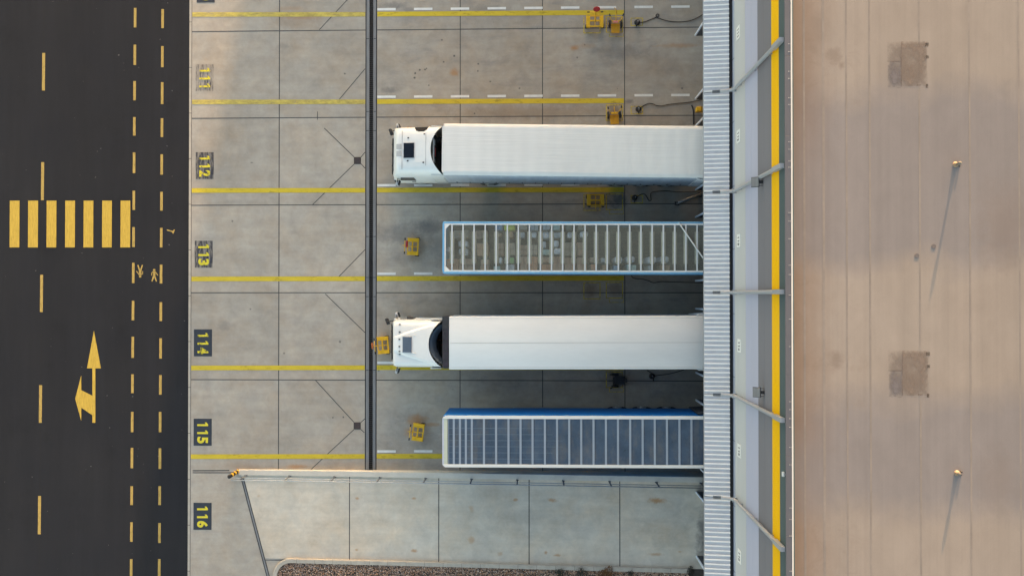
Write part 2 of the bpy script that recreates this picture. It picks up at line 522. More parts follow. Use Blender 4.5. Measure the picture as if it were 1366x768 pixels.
# ramp to the ground-level door of bay 116
RX0 = P(362, 750).x
RZ1 = 1.2
def rz(x): return max(0.0, RZ1 * (x - RX0) / (WALL_X - RX0)) + .008
def PR(px, py, up=0.0):
    q = P(px, py)
    for _ in range(6): q = P(px, py, rz(q.x) + up)
    return q
YR_N = PR(500, 633.5).y
YR_S = [(x, PR(x, 747 + (x - 377) * .0075).y) for x in (377, 600, 938)]
YK = PR(600, 749.0).y
b = MB()
jx = [PR(v, 690).x for v in (466.3, 585.3, 705.8, 826.8)]
pA, pB = P(321, 636), P(357.5, 775)
edges = [None] + jx + [WALL_X]
def quad(xa_n, xa_s, xb):
    b.a = random.uniform(.97, 1.04)
    n = 6
    for i in range(n):
        f0, f1 = i / n, (i + 1) / n
        def pt(f, north):
            x = (xa_n if north else xa_s) * (1 - f) + xb * f
            yy = YR_N if north else YK - .05
            return (x, yy, rz(x))
        b.poly([pt(f0, False), pt(f1, False), pt(f1, True), pt(f0, True)])
fs = (YK - pA.y) / (pB.y - pA.y)
xs_ = pA.x + (pB.x - pA.x) * fs
quad(pA.x, xs_, jx[0])
for i in range(4): quad(jx[i], jx[i], edges[i + 2])
b.m = 1
for x in jx: b.strip((x, YK, rz(x) + .004), (x, YR_N, rz(x) + .004), .045)
for o_ in (0, .13):
    b.strip((pA.x + o_ + .02, pA.y, .012), (pB.x + o_ + .02, pB.y, .012), .055)
b.m = 2
b.strip((pA.x + .085, pA.y, .0108), (pB.x + .085, pB.y, .0108), .10)
struct(b.build('ramp', [M['ramp'], M['joint'], M['steel_dull']], attr='slab'))

# ------------------------------------------------------------------ painted markings
def quad_px(b, x0, x1, y0, y1, z=.006):
    """rectangle given by photo pixels, laid square to the yard"""
    p, q = P(x0, (y0 + y1) / 2), P(x1, (y0 + y1) / 2)
    r, s = P((x0 + x1) / 2, y1), P((x0 + x1) / 2, y0)
    b.rect(p.x, q.x, r.y, s.y, z)

cw = thing('pedestrian_crossing', P(94, 299), 'zebra crossing of seven broad yellow stripes across the dark road', 'crosswalk')
cw_inv = P(94, 299)
def child_flat(b, name, m, root, z=None):
    o = b.build(name, m)
    o.parent = root; o.matrix_parent_inverse = Matrix.Translation(-Vector(root.location))
    return o
for x0, x1 in [(13,26),(37.5,50.7),(62.2,75.2),(87,100),(111.5,124.5),(136.3,149.2),(160.8,173.8)]:
    b = MB(); quad_px(b, x0, x1, 267.7, 330); child_flat(b, 'stripe', M['yroad'], cw)

def dashed(label, xf, wpx, segs, mat, name='dashed_line', z=.006, group='dashed road lines'):
    root = thing(name, P(xf(400), 400), label, 'road line')
    for y0, y1 in segs:
        b = MB()
        b.strip(P(xf(y0), y0), P(xf(y1), y1), wpx / 24.65, z)
        child_flat(b, 'dash', mat, root)
    return root
dashed('dashed yellow line on the left edge of the two footpath lines on the road', lambda y: 180.3 - (y - 24) * .00725, 3.5,
    [(-85,-60),(-37,-11),(11,37),(60,87),(108.5,134),(156.5,181),(203.5,231),(254.5,280),(303,329.5),(350.5,377.5),(401,427),(449,477),(499,524),(549,576),(597,624),(648,673),(696,722),(745,771),(793,820)], M['yroad_line'])
dashed('dashed yellow line nearest the concrete yard on the road', lambda y: 217 - (y - 25) * .0062, 3.5,
    [(-85,-60),(-36,-10),(12.5,38),(62,90),(110,139),(158,183),(206,233),(256,281),(304,330),(353,378),(403,428),(451,478),(500,526),(549,576),(597.5,625),(648,673),(697,723.5),(745,771),(793,820)], M['yroad_line'])
dashed('widely spaced yellow dashes along the middle of the dark road', lambda y: 58.2 - (y - 96) * .0094, 4.0,
    [(-75,-25),(71,121),(216.5,267),(366.5,416),(513.5,563.5),(661,712),(808,858)], M['yroad_line'])

# turn arrow
ar = []
b = MB()
sc = lambda pts: [tuple(P(x, y, .006)) for x, y in pts][::-1]
b.poly(sc([(125.3,441),(116,491),(134.6,491)]))
b.poly(sc([(123.2,491),(123.2,563.5),(127.2,563.5),(127.2,491)]))
b.poly(sc([(108.3,500.5),(100.3,531.5),(108.3,561),(108.5,543.5),(108.5,520)]))
b.poly(sc([(108.5,520),(108.5,543.5),(123.2,553.5),(123.2,527.5)]))
tag(b.build('direction_arrow', M['yroad']), 'yellow painted arrow pointing ahead with a second head to the left', 'road arrow')

def ped(cx, cy, flip, label):
    b = MB(); s = -1 if flip else 1
    def q(pts): b.poly([tuple(P(cx + x * s, cy + y * s, .006)) for x, y in pts][::-1])
    q([(-1.3,-8.5),(-1.6,-7.2),(-1.3,-5.9),(1.3,-5.9),(1.6,-7.2),(1.3,-8.5)])
    q([(-1.8,-5.4),(-1.7,.6),(1.5,.6),(2.1,-5.4)])
    q([(-2.0,-5.4),(-3.8,-3.6),(-3.9,0),(-2.9,0),(-2.9,-3.0),(-1.8,-4)])
    q([(2.15,-5.0),(2.0,-3.4),(4.3,.2),(5.6,.1)])
    q([(-1.7,.7),(-3.9,8),(-2.3,8.2),(-.1,2.4),(-.1,.7)])
    q([(.0,.7),(.1,2.4),(2.2,8.2),(3.8,8),(1.5,.7)])
    return tag(b.build('pedestrian_symbol', M['yroad_line']), label, 'road symbol', 'walking figure symbols on the road')
ped(205.7, 367.3, False, 'upright yellow walking figure painted beside the right dashed line')
ped(186.9, 361.5, True, 'upside down yellow walking figure painted beside the left dashed line')
b = MB()
b.poly(sc([(222.5,306),(222.6,307.4),(229.5,309.6),(230.6,311.8),(231.6,311.2),(233.2,306.4),(232.2,306),(230.4,308),(228,307.3)]))
tag(b.build('paint_mark', M['yroad_line']), 'small stray yellow paint mark on the road near the zebra crossing', 'paint mark')

# bay number panels
def text_mesh(txt, size, bold):
    cu = bpy.data.curves.new('number_text', 'FONT')
    cu.body = txt; cu.size = size; cu.align_x = 'CENTER'; cu.align_y = 'CENTER'; cu.offset = bold
    cu.space_character = 1.12
    o = bpy.data.objects.new('number_text', cu); COL.objects.link(o)
    dg = bpy.context.evaluated_depsgraph_get()
    me = bpy.data.meshes.new_from_object(o.evaluated_get(dg))
    vs = [v.co.copy() for v in me.vertices]; fs_ = [list(p.vertices) for p in me.polygons]
    bpy.data.objects.remove(o); bpy.data.curves.remove(cu); bpy.data.meshes.remove(me)
    x0 = min(v.x for v in vs); x1 = max(v.x for v in vs); y0 = min(v.y for v in vs); y1 = max(v.y for v in vs)
    for v in vs: v.x -= (x0 + x1) / 2; v.y -= (y0 + y1) / 2
    if txt == '1':                                # plain grotesque numeral one
        vs = [Vector(p) for p in ((-.01,-.5,0),(.17,-.5,0),(.17,.5,0),(.02,.5,0),(-.17,.36,0),(-.17,.20,0),(-.01,.29,0))]
        return vs, [[0, 1, 2, 3, 4, 5, 6]], .34, 1.0
    return vs, fs_, x1 - x0, y1 - y0
def number(txt, cx, cy, pm, nm, label):
    c0 = P(cx, cy)
    root = thing('bay_number', c0, label, 'bay number', 'bay numbers painted along the road edge')
    b = MB(); b.rect(-.5, .5, -.735, .735, .006); b.build('panel', pm, root)
    for i, ch in enumerate(txt):
        vs, fs_, tw, th = text_mesh(ch, .8, .035)
        kx, ky = min(.36, (.20 if ch == '1' else .36)) / tw, .60 / th
        b = MB(); yo = .43 - .43 * i
        b.v = [(v.y * ky, yo - v.x * kx, .0105) for v in vs]
        for f in fs_: b.face(f)
        b.build('digit', nm, root)
number('110', 274.5, -14, M['panel'], M['ynum'], 'cut off bay number at the top edge of the yard beside the road')
number('111', 273.2, 104, M['panel_gone'], M['ynum_worn'], 'painted bay number 111 with its dark panel almost worn away')
number('112', 273.2, 221, M['panel_worn'], M['ynum_worn'], 'painted bay number 112 on a badly worn dark panel')
number('113', 271.8, 339, M['panel_worn'], M['ynum'], 'painted bay number 113 on a streaky worn dark panel')
number('114', 270.8, 457, M['panel'], M['ynum_worn'], 'painted bay number 114 on a dark panel with a faded first digit')
number('115', 270.4, 576, M['panel'], M['ynum'], 'painted bay number 115 on a solid dark panel')
number('116', 270.2, 688, M['panel'], M['ynum'], 'painted bay number 116 on a solid dark panel below the striped bollard')

# bay lines
bays = [('110', 19.8, 17.0), ('111', 136.3, 134.6), ('112', 254.2, 253.3), ('113', 372.0, 371.0), ('114', 490.5, 490.2), ('115', 608.6, 607.8)]
nice = {'110': 'topmost', '111': 'second from the top', '112': 'just below the upper white lorry', '113': 'just below the light blue trailer',
        '114': 'just below the lower white lorry', '115': 'beside the low concrete wall'}
for k, yl, yr in bays:
    b = MB()
    p0, p1 = P(257, yl), P(487, yl - .3)
    b.strip((XK1 + .01, p0.y, 0), (XD0 - .01, p1.y, 0), .255, .0065)
    tag(b.build('bay_line', M['ybay_faded'] if k in ('110', '111') else M['ybay']), 'yellow bay line left of the trench drain, ' + nice[k], 'bay line', 'yellow bay lines')
    b = MB()
    xe = P(833, yr).x - .03
    b.strip((XD1 + .01, P(502, yl - .5).y, 0), (xe, P(833, yr).y, 0), .265, .0065)
    tag(b.build('bay_line', M['ybay']), 'yellow bay line right of the trench drain, ' + nice[k], 'bay line', 'yellow bay lines')
    root = thing('dashed_line', P(700, yr - 6), 'row of white dashes above the yellow bay line ' + nice[k], 'bay line', 'white dashed rows in the bays')
    for i in range(9):
        xa = 503.3 + 49.0 * i
        ya = (yl - .3) + ((yr - .2) - yl) * (xa - 503) / 330 - 6.7
        b = MB(); quad_px(b, xa, xa + 24.6, ya - 1.6, ya + 1.6, .0068)
        child_flat(b, 'dash', M['wbay'], root)
# thin outlines where the trolleys and plugs are parked
def outline(x0, x1, y0, y1, wd, label, open_top=False):
    b = MB(); a, d = P(x0, y1), P(x1, y0); wd /= 24.65
    b.rect(a.x, a.x + wd, a.y, d.y, .0072); b.rect(d.x - wd, d.x, a.y, d.y, .0072)
    b.rect(a.x + wd + .001, d.x - wd - .001, a.y, a.y + wd, .0072)
    if not open_top: b.rect(a.x + wd + .001, d.x - wd - .001, d.y - wd, d.y, .0072)
    tag(b.build('floor_outline', M['ythin']), label, 'floor marking', 'thin yellow floor outlines')
where = {'110': 'in the topmost bay', '111': 'above the upper white lorry', '112': 'between the upper white lorry and the light blue trailer',
         '113': 'between the light blue trailer and the lower white lorry', '114': 'between the lower white lorry and the blue sided trailer'}
for k, yl, yr in bays[:5]:
    if k in ('110', '112', '113'):
        outline(778.3, 801, yr + 5.5, yr + 28, 1.2, 'leftmost thin yellow outline ' + where[k], k == '110')
    outline(808.2, 831, yr + 5.0, yr + 27, 1.2, 'square yellow outline ' + where[k])
    if k != '111': outline(812.5, 832, yr + 27.8, yr + 32.6, .8, 'faint low outline ' + where[k], True)
    if k in ('110', '111', '112'):
        outline(841.3, 857.8, yr + 7.0, yr + 18, 1.1, 'small plug outline ' + where[k])

# ------------------------------------------------------------------ planter, kerb, gravel, shrubs
random.seed(21)
NK = 60
kr, kcx = 1.02, PR(389, 770).x
kp3 = [Vector((kcx - kr, YK - kr - d_, 0)) for d_ in (2.5, 1.2, .5)]
kp3 += [Vector((kcx - kr * math.cos(R(7.5 * i)), YK - kr + kr * math.sin(R(7.5 * i)), 0)) for i in range(13)]
kp3 += [Vector((kcx + (8.05 - kcx) * i / 40, YK - .012 * i / 40, 0)) for i in range(1, 41)]
KW = .23
inner = []
for i, p in enumerate(kp3):
    a = kp3[max(0, i - 1)]; c_ = kp3[min(len(kp3) - 1, i + 1)]
    d = (c_ - a); d.z = 0; d.normalize()
    inner.append(Vector((p.x + d.y * KW, p.y - d.x * KW, 0)))
kerb = MB()
acc = 0
for i in range(len(kp3) - 1):
    p, q, r, s_ = kp3[i], kp3[i+1], inner[i+1], inner[i]
    def zz(v, u): return Vector((v.x, v.y, rz(v.x) + u))
    ch = .035
    def lerp(a, b_, f): return a + (b_ - a) * f
    pc, qc = lerp(p, s_, .16), lerp(q, r, .16)
    kerb.poly([zz(p, -.3), zz(p, .09), zz(q, .09), zz(q, -.3)][::-1])
    kerb.poly([zz(p, .09), zz(q, .09), zz(qc, .12), zz(pc, .12)][::-1])
    kerb.poly([zz(pc, .12), zz(qc, .12), zz(r, .12), zz(s_, .12)][::-1])
    kerb.poly([zz(s_, .12), zz(r, .12), zz(r, -.3), zz(s_, -.3)][::-1])
    kerb.m = 0
x = kcx + .3
while x < 7.9:                             # joints between the kerb units
    kerb.m = 1
    kerb.poly([(x, YK - KW, rz(x) + .1215), (x + .012, YK - KW, rz(x) + .1215), (x + .012, YK - .02, rz(x) + .1215), (x, YK - .02, rz(x) + .1215)])
    x += 1.0
struct(kerb.build('kerb', [M['kerbstone'], M['joint']]))
# soil under the gravel
b = MB()
for i in range(len(inner) - 1):
    a, c_ = inner[i], inner[i+1]
    if c_.x - a.x < 1e-4: continue
    b.poly([(a.x, -19.5, rz(a.x) + .03), (c_.x, -19.5, rz(c_.x) + .03), (c_.x, c_.y, rz(c_.x) + .03), (a.x, a.y, rz(a.x) + .03)])
b.poly([(8.05, -40, rz(8.05) + .01), (WALL_X, -40, rz(9.4) + .01), (WALL_X, YK - .05, rz(9.4) + .01), (8.05, YK - .05, rz(8.05) + .01)])
M['soil'] = mk('dark_soil', (.055, .045, .037), .95, .3, 5)
struct(b.build('planting_bed', M['soil']))
gm = [mk('gravel_' + n_, (c_[0] * 1.1, c_[1] * .95, c_[2] * .85), .85, .2, 8) for n_, c_ in (('tan', (0.435, 0.319, 0.232)), ('brown', (0.246, 0.167, 0.123)), ('grey', (0.348, 0.326, 0.319)), ('pale', (0.609, 0.558, 0.493)), ('dark', (.085, .07, .065)), ('rust', (0.392, 0.232, 0.123)))]
b = MB()
def inY(x):
    best = None
    for i in range(len(inner) - 1):
        a, c_ = inner[i], inner[i+1]
        if a.x <= x <= c_.x and c_.x > a.x:
            y_ = a.y + (c_.y - a.y) * (x - a.x) / (c_.x - a.x)
            best = y_ if best is None else max(best, y_)
    return best
xmin = min(p.x for p in inner) + .03
n = 0
octf = [(0,2,4),(2,1,4),(1,3,4),(3,0,4),(2,0,5),(1,2,5),(3,1,5),(0,3,5)]
while n < 21000:
    x = random.uniform(xmin, 8.0); y0 = inY(x)
    if y0 is None: continue
    y = y0 - .02 - (random.random() ** 1.4) * 1.9
    s = random.uniform(.017, .038)
    b.m = random.choices(range(6), (30, 24, 20, 9, 12, 8))[0]
    rt = Euler((random.uniform(0, 3), random.uniform(0, 3), random.uniform(0, 3))).to_matrix()
    k = len(b.v)
    cz = rz(x) + .03 + random.uniform(.2, 1.0) * s
    for d in ((1,0,0),(-1,0,0),(0,1,0),(0,-1,0),(0,0,1),(0,0,-1)):
        q = rt @ (Vector(d) * s * random.uniform(.7, 1.25))
        b.v.append((x + q.x, y + q.y, cz + q.z * .8))
    for f in octf: b.face([k + i for i in f])
    n += 1
tag(b.build('gravel', gm), 'brown and grey gravel filling the planting bed', 'gravel', kind='stuff')

def shrub(px, py, rad, h, cols, n, label, name='shrub', stemcol='brown'):
    p = P(px, py, rz(P(px, py).x) + .1); p.z = rz(p.x) + .03
    root = thing(name, p, label, 'shrub')
    b = MB()
    for i in range(n):
        a = random.uniform(0, 6.28); rr = rad * math.sqrt(random.random()) * (1 + .25 * math.sin(3 * a + px))
        z = h * random.uniform(.15, 1) * (1 - .5 * (rr / rad) ** 2)
        c_ = Vector((rr * math.cos(a), rr * math.sin(a), z)); L = random.uniform(.03, .07)
        d = Vector((random.gauss(0, 1), random.gauss(0, 1), random.gauss(0, .6) + .4)).normalized()
        s_ = d.cross(Vector((random.random(), random.random(), 1))).normalized() * L * .35
        b.m = random.randrange(len(cols))
        b.poly([c_ - s_ * .2, c_ + d * L * .5 - s_, c_ + d * L, c_ + d * L * .5 + s_])
    b.build('foliage', cols, root)
    b = MB()
    for i in range(9):
        a = random.uniform(0, 6.28)
        b.tube([(0, 0, -.02), (.4 * rad * math.cos(a), .4 * rad * math.sin(a), h * .5), (.8 * rad * math.cos(a), .8 * rad * math.sin(a), h * .85)], [.012, .008, .004], 5)
    b.build('stem', M['stem'], root)
M['stem'] = mk('brown_stem', (.085, .055, .035), .9, .2, 8)
lf_b = [mk('dry_leaf_' + str(i), c_, .8, .2, 9) for i, c_ in enumerate([(.16, .075, .028), (.12, .055, .022), (.20, .11, .04)])]
lf_d = [mk('dark_leaf_' + str(i), c_, .7, .2, 9) for i, c_ in enumerate([(.035, .045, .032), (.05, .055, .035), (.03, .034, .03)])]
lf_g = [mk('grey_leaf_' + str(i), c_, .7, .2, 9) for i, c_ in enumerate([(.06, .06, .045), (.085, .07, .05), (.05, .05, .035)])]
shrub(809, 764, .36, .45, lf_b, 900, 'rust brown dry shrub in the gravel bed below the ramp')
shrub(775, 763.5, .30, .35, lf_g, 420, 'sparse grey green shrub in the gravel bed left of the rust brown shrub')
shrub(747, 762.5, .22, .30, lf_d, 320, 'small dark shrub in the gravel bed, leftmost of the shrubs')
shrub(841, 764, .17, .2, lf_g, 160, 'tiny grey plant in the gravel bed right of the rust brown shrub')
shrub(921, 761, .20, .25, lf_d, 260, 'small dark shrub in the gravel bed nearest the building')

# ------------------------------------------------------------------ retaining wall, railing, bollard
WX0 = P(319.5, 630).x
YW_S = YW_N - .30
b = MB()
n = 24
for i in range(n):
    x0 = WX0 + (WALL_X - WX0) * i / n; x1 = WX0 + (WALL_X - WX0) * (i + 1) / n
    z0, z1 = rz(x0) + .10, rz(x1) + .10
    ya, yb = YW_S, YW_N; c_ = .025
    b.poly([(x0, yb, -.02), (x0, yb, z0 - c_), (x1, yb, z1 - c_), (x1, yb, -.02)])
    b.poly([(x0, yb, z0 - c_), (x0, yb - c_, z0), (x1, yb - c_, z1), (x1, yb, z1 - c_)])
    b.poly([(x0, yb - c_, z0), (x0, ya, z0), (x1, ya, z1), (x1, yb - c_, z1)])
    b.poly([(x0, ya, z0), (x0, ya, -.02), (x1, ya, -.02), (x1, ya, z1)])
z0 = rz(WX0) + .10
b.poly([(WX0, YW_S, -.02), (WX0, YW_S, z0), (WX0, YW_N, z0), (WX0, YW_N, -.02)])
tag(b.build('retaining_wall', M['wallconc']), 'low pale concrete wall between the parking bays and the ramp', 'wall')
yr_ = YW_S - .05
M['railm'] = mk('galvanised_rail', (.40, .41, .42), .5, .12, 4, metal=.35)
M['postm'] = mk('dark_rail_post', (.10, .105, .115), .5, .12, 4)
rl = thing('railing', (WX0, yr_, 0), 'thin galvanised handrail with posts along the low concrete wall', 'railing')
def rel(mb, root, name, m, smooth=False):
    o = mb.build(name, m, None, smooth); o.parent = root
    o.matrix_parent_inverse = (Matrix.Translation(Vector(root.location)) @ Euler(root.rotation_euler).to_matrix().to_4x4()).inverted()
    return o
def RX(px): return P(px, 631, .2).x
for px in (327, 386, 447, 508, 569, 630, 690.5, 751, 811.5, 872.5, 930):
    x = RX(px); z = rz(x)
    b = MB(); b.box((x, yr_, z + .56), (.07, .03, 1.12)); b.box((x, yr_ + .03, z + .02), (.14, .08, .16)); b.box((x, yr_, z + 1.11), (.06, .06, .03))
    rel(b, rl, 'post', M['postm'])
xa, xb = WX0 - .05, WALL_X - .1
for zz_, rr in ((1.14, .026), (.62, .018)):
    b = MB(); b.tube([(xa, yr_, rz(xa) + zz_), (RX0, yr_, rz(RX0) + zz_), (xb, yr_, rz(xb) + zz_)], rr, 8)
    rel(b, rl, 'rail', M['railm'], True)

bp = P(317.5, 628.5)
bo = thing('bollard', bp, 'yellow and black striped bollard at the road end of the low wall', 'bollard')
for i in range(6):
    b = MB(); b.cyl((0, 0, i * .22), (0, 0, (i + 1) * .22 - .0), .105, 18)
    b.build('stripe', M['hazyel'] if i % 2 == 0 else M['black'], bo, 'auto')
b = MB(); b.tube([(0, 0, 1.32), (0, 0, 1.36), (0, 0, 1.385)], [.105, .09, .04], 18); b.build('cap', M['black'], bo, True)

# ------------------------------------------------------------------ drains
dr = thing('trench_drain', ((XD0 + XD1) / 2, 8, 0), 'long dark trench drain with steel rims crossing all the bays', 'drain')
yd0, yd1 = YW_N + .03, 60.0
W = XD1 - XD0
for xo, wd in ((XD0 + .03, .06), (XD1 - .03, .05)):
    b = MB(); b.b2(xo - wd / 2, xo + wd / 2, yd0, yd1, -.1, .001); rel(b, dr, 'joint', M['black'])
b = MB(); b.b2(XD0 + .062, XD0 + .205, yd0, yd1, -.1, .012, 0); b.b2(XD0 + .205, XD0 + .222, yd0, yd1, -.1, .018); rel(b, dr, 'rim', M['steel_dull'])
b = MB(); b.b2(XD1 - .19, XD1 - .058, yd0, yd1, -.1, .012); b.b2(XD1 - .208, XD1 - .19, yd0, yd1, -.1, .018); rel(b, dr, 'rim', M['steel_dull'])
xg0, xg1 = XD0 + .224, XD1 - .21
b = MB(); b.b2(xg0, xg1, yd0, yd1, -.3, -.20)
y = yd0
while y < 24:
    b.b2(xg0, xg1, y, y + .035, -.06, -.008); y += .11
for k in range(3):
    x = xg0 + (xg1 - xg0) * (k + .5) / 3; b.b2(x - .012, x + .012, yd0, 24, -.05, -.003)
rel(b, dr, 'grate', M['slot'])
b = MB()
for py in (52, 149, 174.5, 370, 395.5, 493.5, 315.5):
    yy = P(495, py).y; b.b2(XD0 + .062, XD0 + .20, yy - .015, yy + .015, .01, .0135); b.b2(XD1 - .188, XD1 - .06, yy - .015, yy + .015, .01, .0135); b.b2(xg0, xg1, yy - .02, yy + .02, -.02, -.001)
rel(b, dr, 'rim_joint', M['slot'])
for px, py, lab in ((476.8, 214.3, 'square rusty drain cover beside the trench drain, the upper one'), (476.5, 567.6, 'square rusty drain cover beside the trench drain, the lower one')):
    g = thing('drain_cover', P(px, py), lab, 'drain cover', 'square drain covers')
    b = MB(); b.b2(-.19, .19, -.19, .19, -.02, .008); b.build('frame', M['slot'], g)
    b = MB(); b.b2(-.165, .165, -.165, .165, .0, .014, .004)
    for i in range(5): b.b2(-.14, .14, -.13 + i * .06, -.11 + i * .06, .012, .019)
    b.build('lid', M['cover'], g)

# ------------------------------------------------------------------ warehouse
YB0, YB1 = -90.0, 150.0
H_TOP = wall_h(1049)
wh = thing('warehouse', (WALL_X, 0, 0), 'long grey warehouse with a yellow wall stripe, corrugated canopy and beige flat roof', 'warehouse')
bands = [(None, 973, 'wall_low', (.12, .125, .13)), (973, 980.7, 'band_blue', (.33, .36, .44)), (980.7, 995, 'band_pale', (.45, .455, .45)), (995, 1003, 'band_lav', (.40, .41, .50)),
         (1003, 1011.6, 'band_lav', (.40, .41, .50)), (1011.6, 1020, 'band_dark', (.185, .18, .195)), (1020, 1030, 'band_dark', (.185, .18, .195)),
         (1030, 1040, 'band_yellow', (.84, .46, .0)), (1040, 1049.2, 'band_green', (.085, .115, .115))]
bm_ = {}
for x0, x1, nme, colr in bands:
    if nme not in bm_: bm_[nme] = mk(nme + '_cladding', colr, .55, .03, .7, stretch=(1, .2, 1), spec=.12)
    z0 = 0.0 if x0 is None else wall_h(x0)
    z1 = wall_h(x1)
    b = MB(); pr = .012 if x0 is not None else 0
    if x0 == 973: z0 -= .25
    b.b2(WALL_X - pr, WALL_X + .28, YB0, YB1, z0 + .012, z1)
    rel(b, wh, 'wall_panel' if nme != 'band_yellow' else 'yellow_stripe', bm_[nme])
b = MB(); b.b2(WALL_X + .006, WALL_X + .27, YB0 + .01, YB1 - .01, .01, H_TOP - .05); rel(b, wh, 'wall_core', M['chassis'])
b = MB()
for y in (wall_y(976, 82), wall_y(976, 165), wall_y(976, 418), wall_y(976, 501), wall_y(976, 585), wall_y(976, 756), wall_y(976, 250), wall_y(976, 333), wall_y(976, 670)):
    b.b2(WALL_X - .016, WALL_X, y - .012, y + .012, wall_h(973), wall_h(980.4))
rel(b, wh, 'panel_joint', M['joint'])
# roof, parapet
ZR = H_TOP - .32
XP = P(1057.2, 384, H_TOP + .05).x
M['coping'] = mk('grey_coping', (.105, .10, .108), .5, .06, 1)
M['flash'] = mk('pale_edge_flashing', (.62, .57, .50), .5, .06, 2)
b = MB()
y = YB0; k = 0
while y < YB1:
    b.b2(WALL_X - .05, XP - .045, y, min(YB1, y + 3.0) - .008, H_TOP - .02, H_TOP + .05, .006); y += 3.0
rel(b, wh, 'coping', M['coping'])
b = MB(); b.b2(XP - .043, XP + .012, YB0, YB1, H_TOP - .3, H_TOP + .06); rel(b, wh, 'flashing', M['flash'])
b = MB()
for i in range(90):
    y = -14 + i * .335 + random.uniform(-.06, .06)
    if random.random() < .4:
        for dx in (.09, .14): b.cyl((WALL_X + dx + .0, y, H_TOP + .048), (WALL_X + dx, y, H_TOP + .058), .014, 6)
rel(b, wh, 'coping_screw', M['flash'])

def PRf(px, py): return P(px, py, ZR)
t = NT('beige_roof_membrane')
sx = t.n('ShaderNodeSeparateXYZ'); t.l(t.tc, sx.inputs[0])
X, Y = sx.outputs[0], sx.outputs[1]
wob = t.math('MULTIPLY', t.math('SUBTRACT', t.noise(.35, 5, .6), .5), 2.6)
Yw = t.math('ADD', Y, wob)
def band(a, b_, soft):      # 1 between world Y a (low) and b_ (high)
    return t.math('MULTIPLY', t.ramp(Yw, a - soft, a + soft), t.ramp(Yw, b_ - soft, b_ + soft, 1, 0))
def ry(py): return PRf(1200, py).y
grey = t.math('MAXIMUM', band(ry(350), ry(120), .6), band(ry(680), ry(535), .6))
base = t.mix(t.ramp(t.noise(.18, 5, .6), .3, .7), (.262, .213, .174), (.288, .238, .197))
base = t.mix(t.math('MULTIPLY', grey, .9), base, (.203, .176, .165))
lane = t.ramp(t.noise(1.0, 4, .6, t.mapped((1.1, .05, 1))), .3, .7, .94, 1.05)
lane2 = t.ramp(t.noise(1.0, 3, .6, t.mapped((5.0, .06, 1))), .3, .7, .965, 1.035)
blot = t.ramp(t.noise(1.1, 6, .65, t.mapped((1.2, .7, 1)), .4), .3, .7, .94, 1.05)
fine = t.ramp(t.noise(45, 2, .6), .25, .75, .96, 1.04)
c = t.scalec(base, t.math('MULTIPLY', t.math('MULTIPLY', lane, lane2), t.math('MULTIPLY', blot, fine)))
edge_x = PRf(1058, 384).x
rustx = t.ramp(t.math('ADD', X, t.math('MULTIPLY', t.math('SUBTRACT', t.noise(.6, 6, .7), .5), 1.6)), edge_x + .15, edge_x + 1.7, 1, 0)
rusty = t.math('MAXIMUM', t.math('MAXIMUM', t.ramp(Yw, ry(230), ry(120)), band(ry(590), ry(350), .8)), t.ramp(Yw, ry(650), ry(700)))
c = t.mix(t.math('MULTIPLY', t.math('MULTIPLY', rustx, t.math('ADD', t.math('MULTIPLY', rusty, .75), .25)), .60), c, (.205, .13, .085))
pud = t.math('MULTIPLY', t.ramp(t.noise(.8, 7, .72, t.mapped((.8, 1, 1), (5, 2, 0)), .9), .54, .66), t.math('MULTIPLY', rusty, t.ramp(X, edge_x + 1.6, edge_x + 3.4, .55, 0)))
c = t.mix(t.math('MULTIPLY', pud, .6), c, (.19, .135, .10))
def rstains(items):
    out = None
    wp = t.ramp(t.noise(2.5, 6, .75), .2, .8, -.55, .55)
    for px, py, rx, ry_, st in items:
        p = PRf(px, py)
        m = t.n('ShaderNodeVectorMath', operation='SUBTRACT'); t.l(t.tc, m.inputs[0]); m.inputs[1].default_value = (p.x, p.y, ZR)
        s = t.n('ShaderNodeVectorMath', operation='MULTIPLY'); t.l(m.outputs[0], s.inputs[0]); s.inputs[1].default_value = (35.1 / rx, 35.1 / ry_, 0)
        ln = t.n('ShaderNodeVectorMath', operation='LENGTH'); t.l(s.outputs[0], ln.inputs[0])
        k = t.ramp(t.math('ADD', ln.outputs['Value'], wp), .35, 1.1, st, 0)
        out = k if out is None else t.math('MAXIMUM', out, k)
    return out
c = t.mix(rstains([(1112,75,12,14,.5),(1123,88,5,6,.6),(1115,480,12,12,.5),(1340,300,40,70,.35),(1330,640,30,50,.25),(1090,40,16,30,.3),(1085,60,10,22,.3),(1300,400,60,40,.1)]), c, (.175, .128, .10))
t.bump(t.noise(30, 3), .1, .004)
M['roof'] = t.done(c, .8, spec=.25)
M['roofseam'] = mk('roof_seam', (.226, .184, .152), .85, .16, .6)
b = MB(); b.rect(XP - .05, 75, YB0, YB1, ZR); rel(b, wh, 'roof', M['roof'])
for px, wd in ((1074, .06), (1100, .07), (1130.5, .05), (1161.5, .05), (1228, .05), (1295, .05), (1361, .05), (1428, .05)):
    x = PRf(px, 384).x
    b = MB(); b.rect(x - wd, x + wd * .3, YB0, YB1, ZR + .003)
    rel(b, wh, 'roof_seam', M['roofseam'])
b = MB(); b.b2(WALL_X + .28, 75, YB1 - .3, YB1, 0, H_TOP + .05); b.b2(WALL_X + .28, 75, YB0, YB0 + .3, 0, H_TOP + .05); rel(b, wh, 'end_wall', bm_['band_dark'])
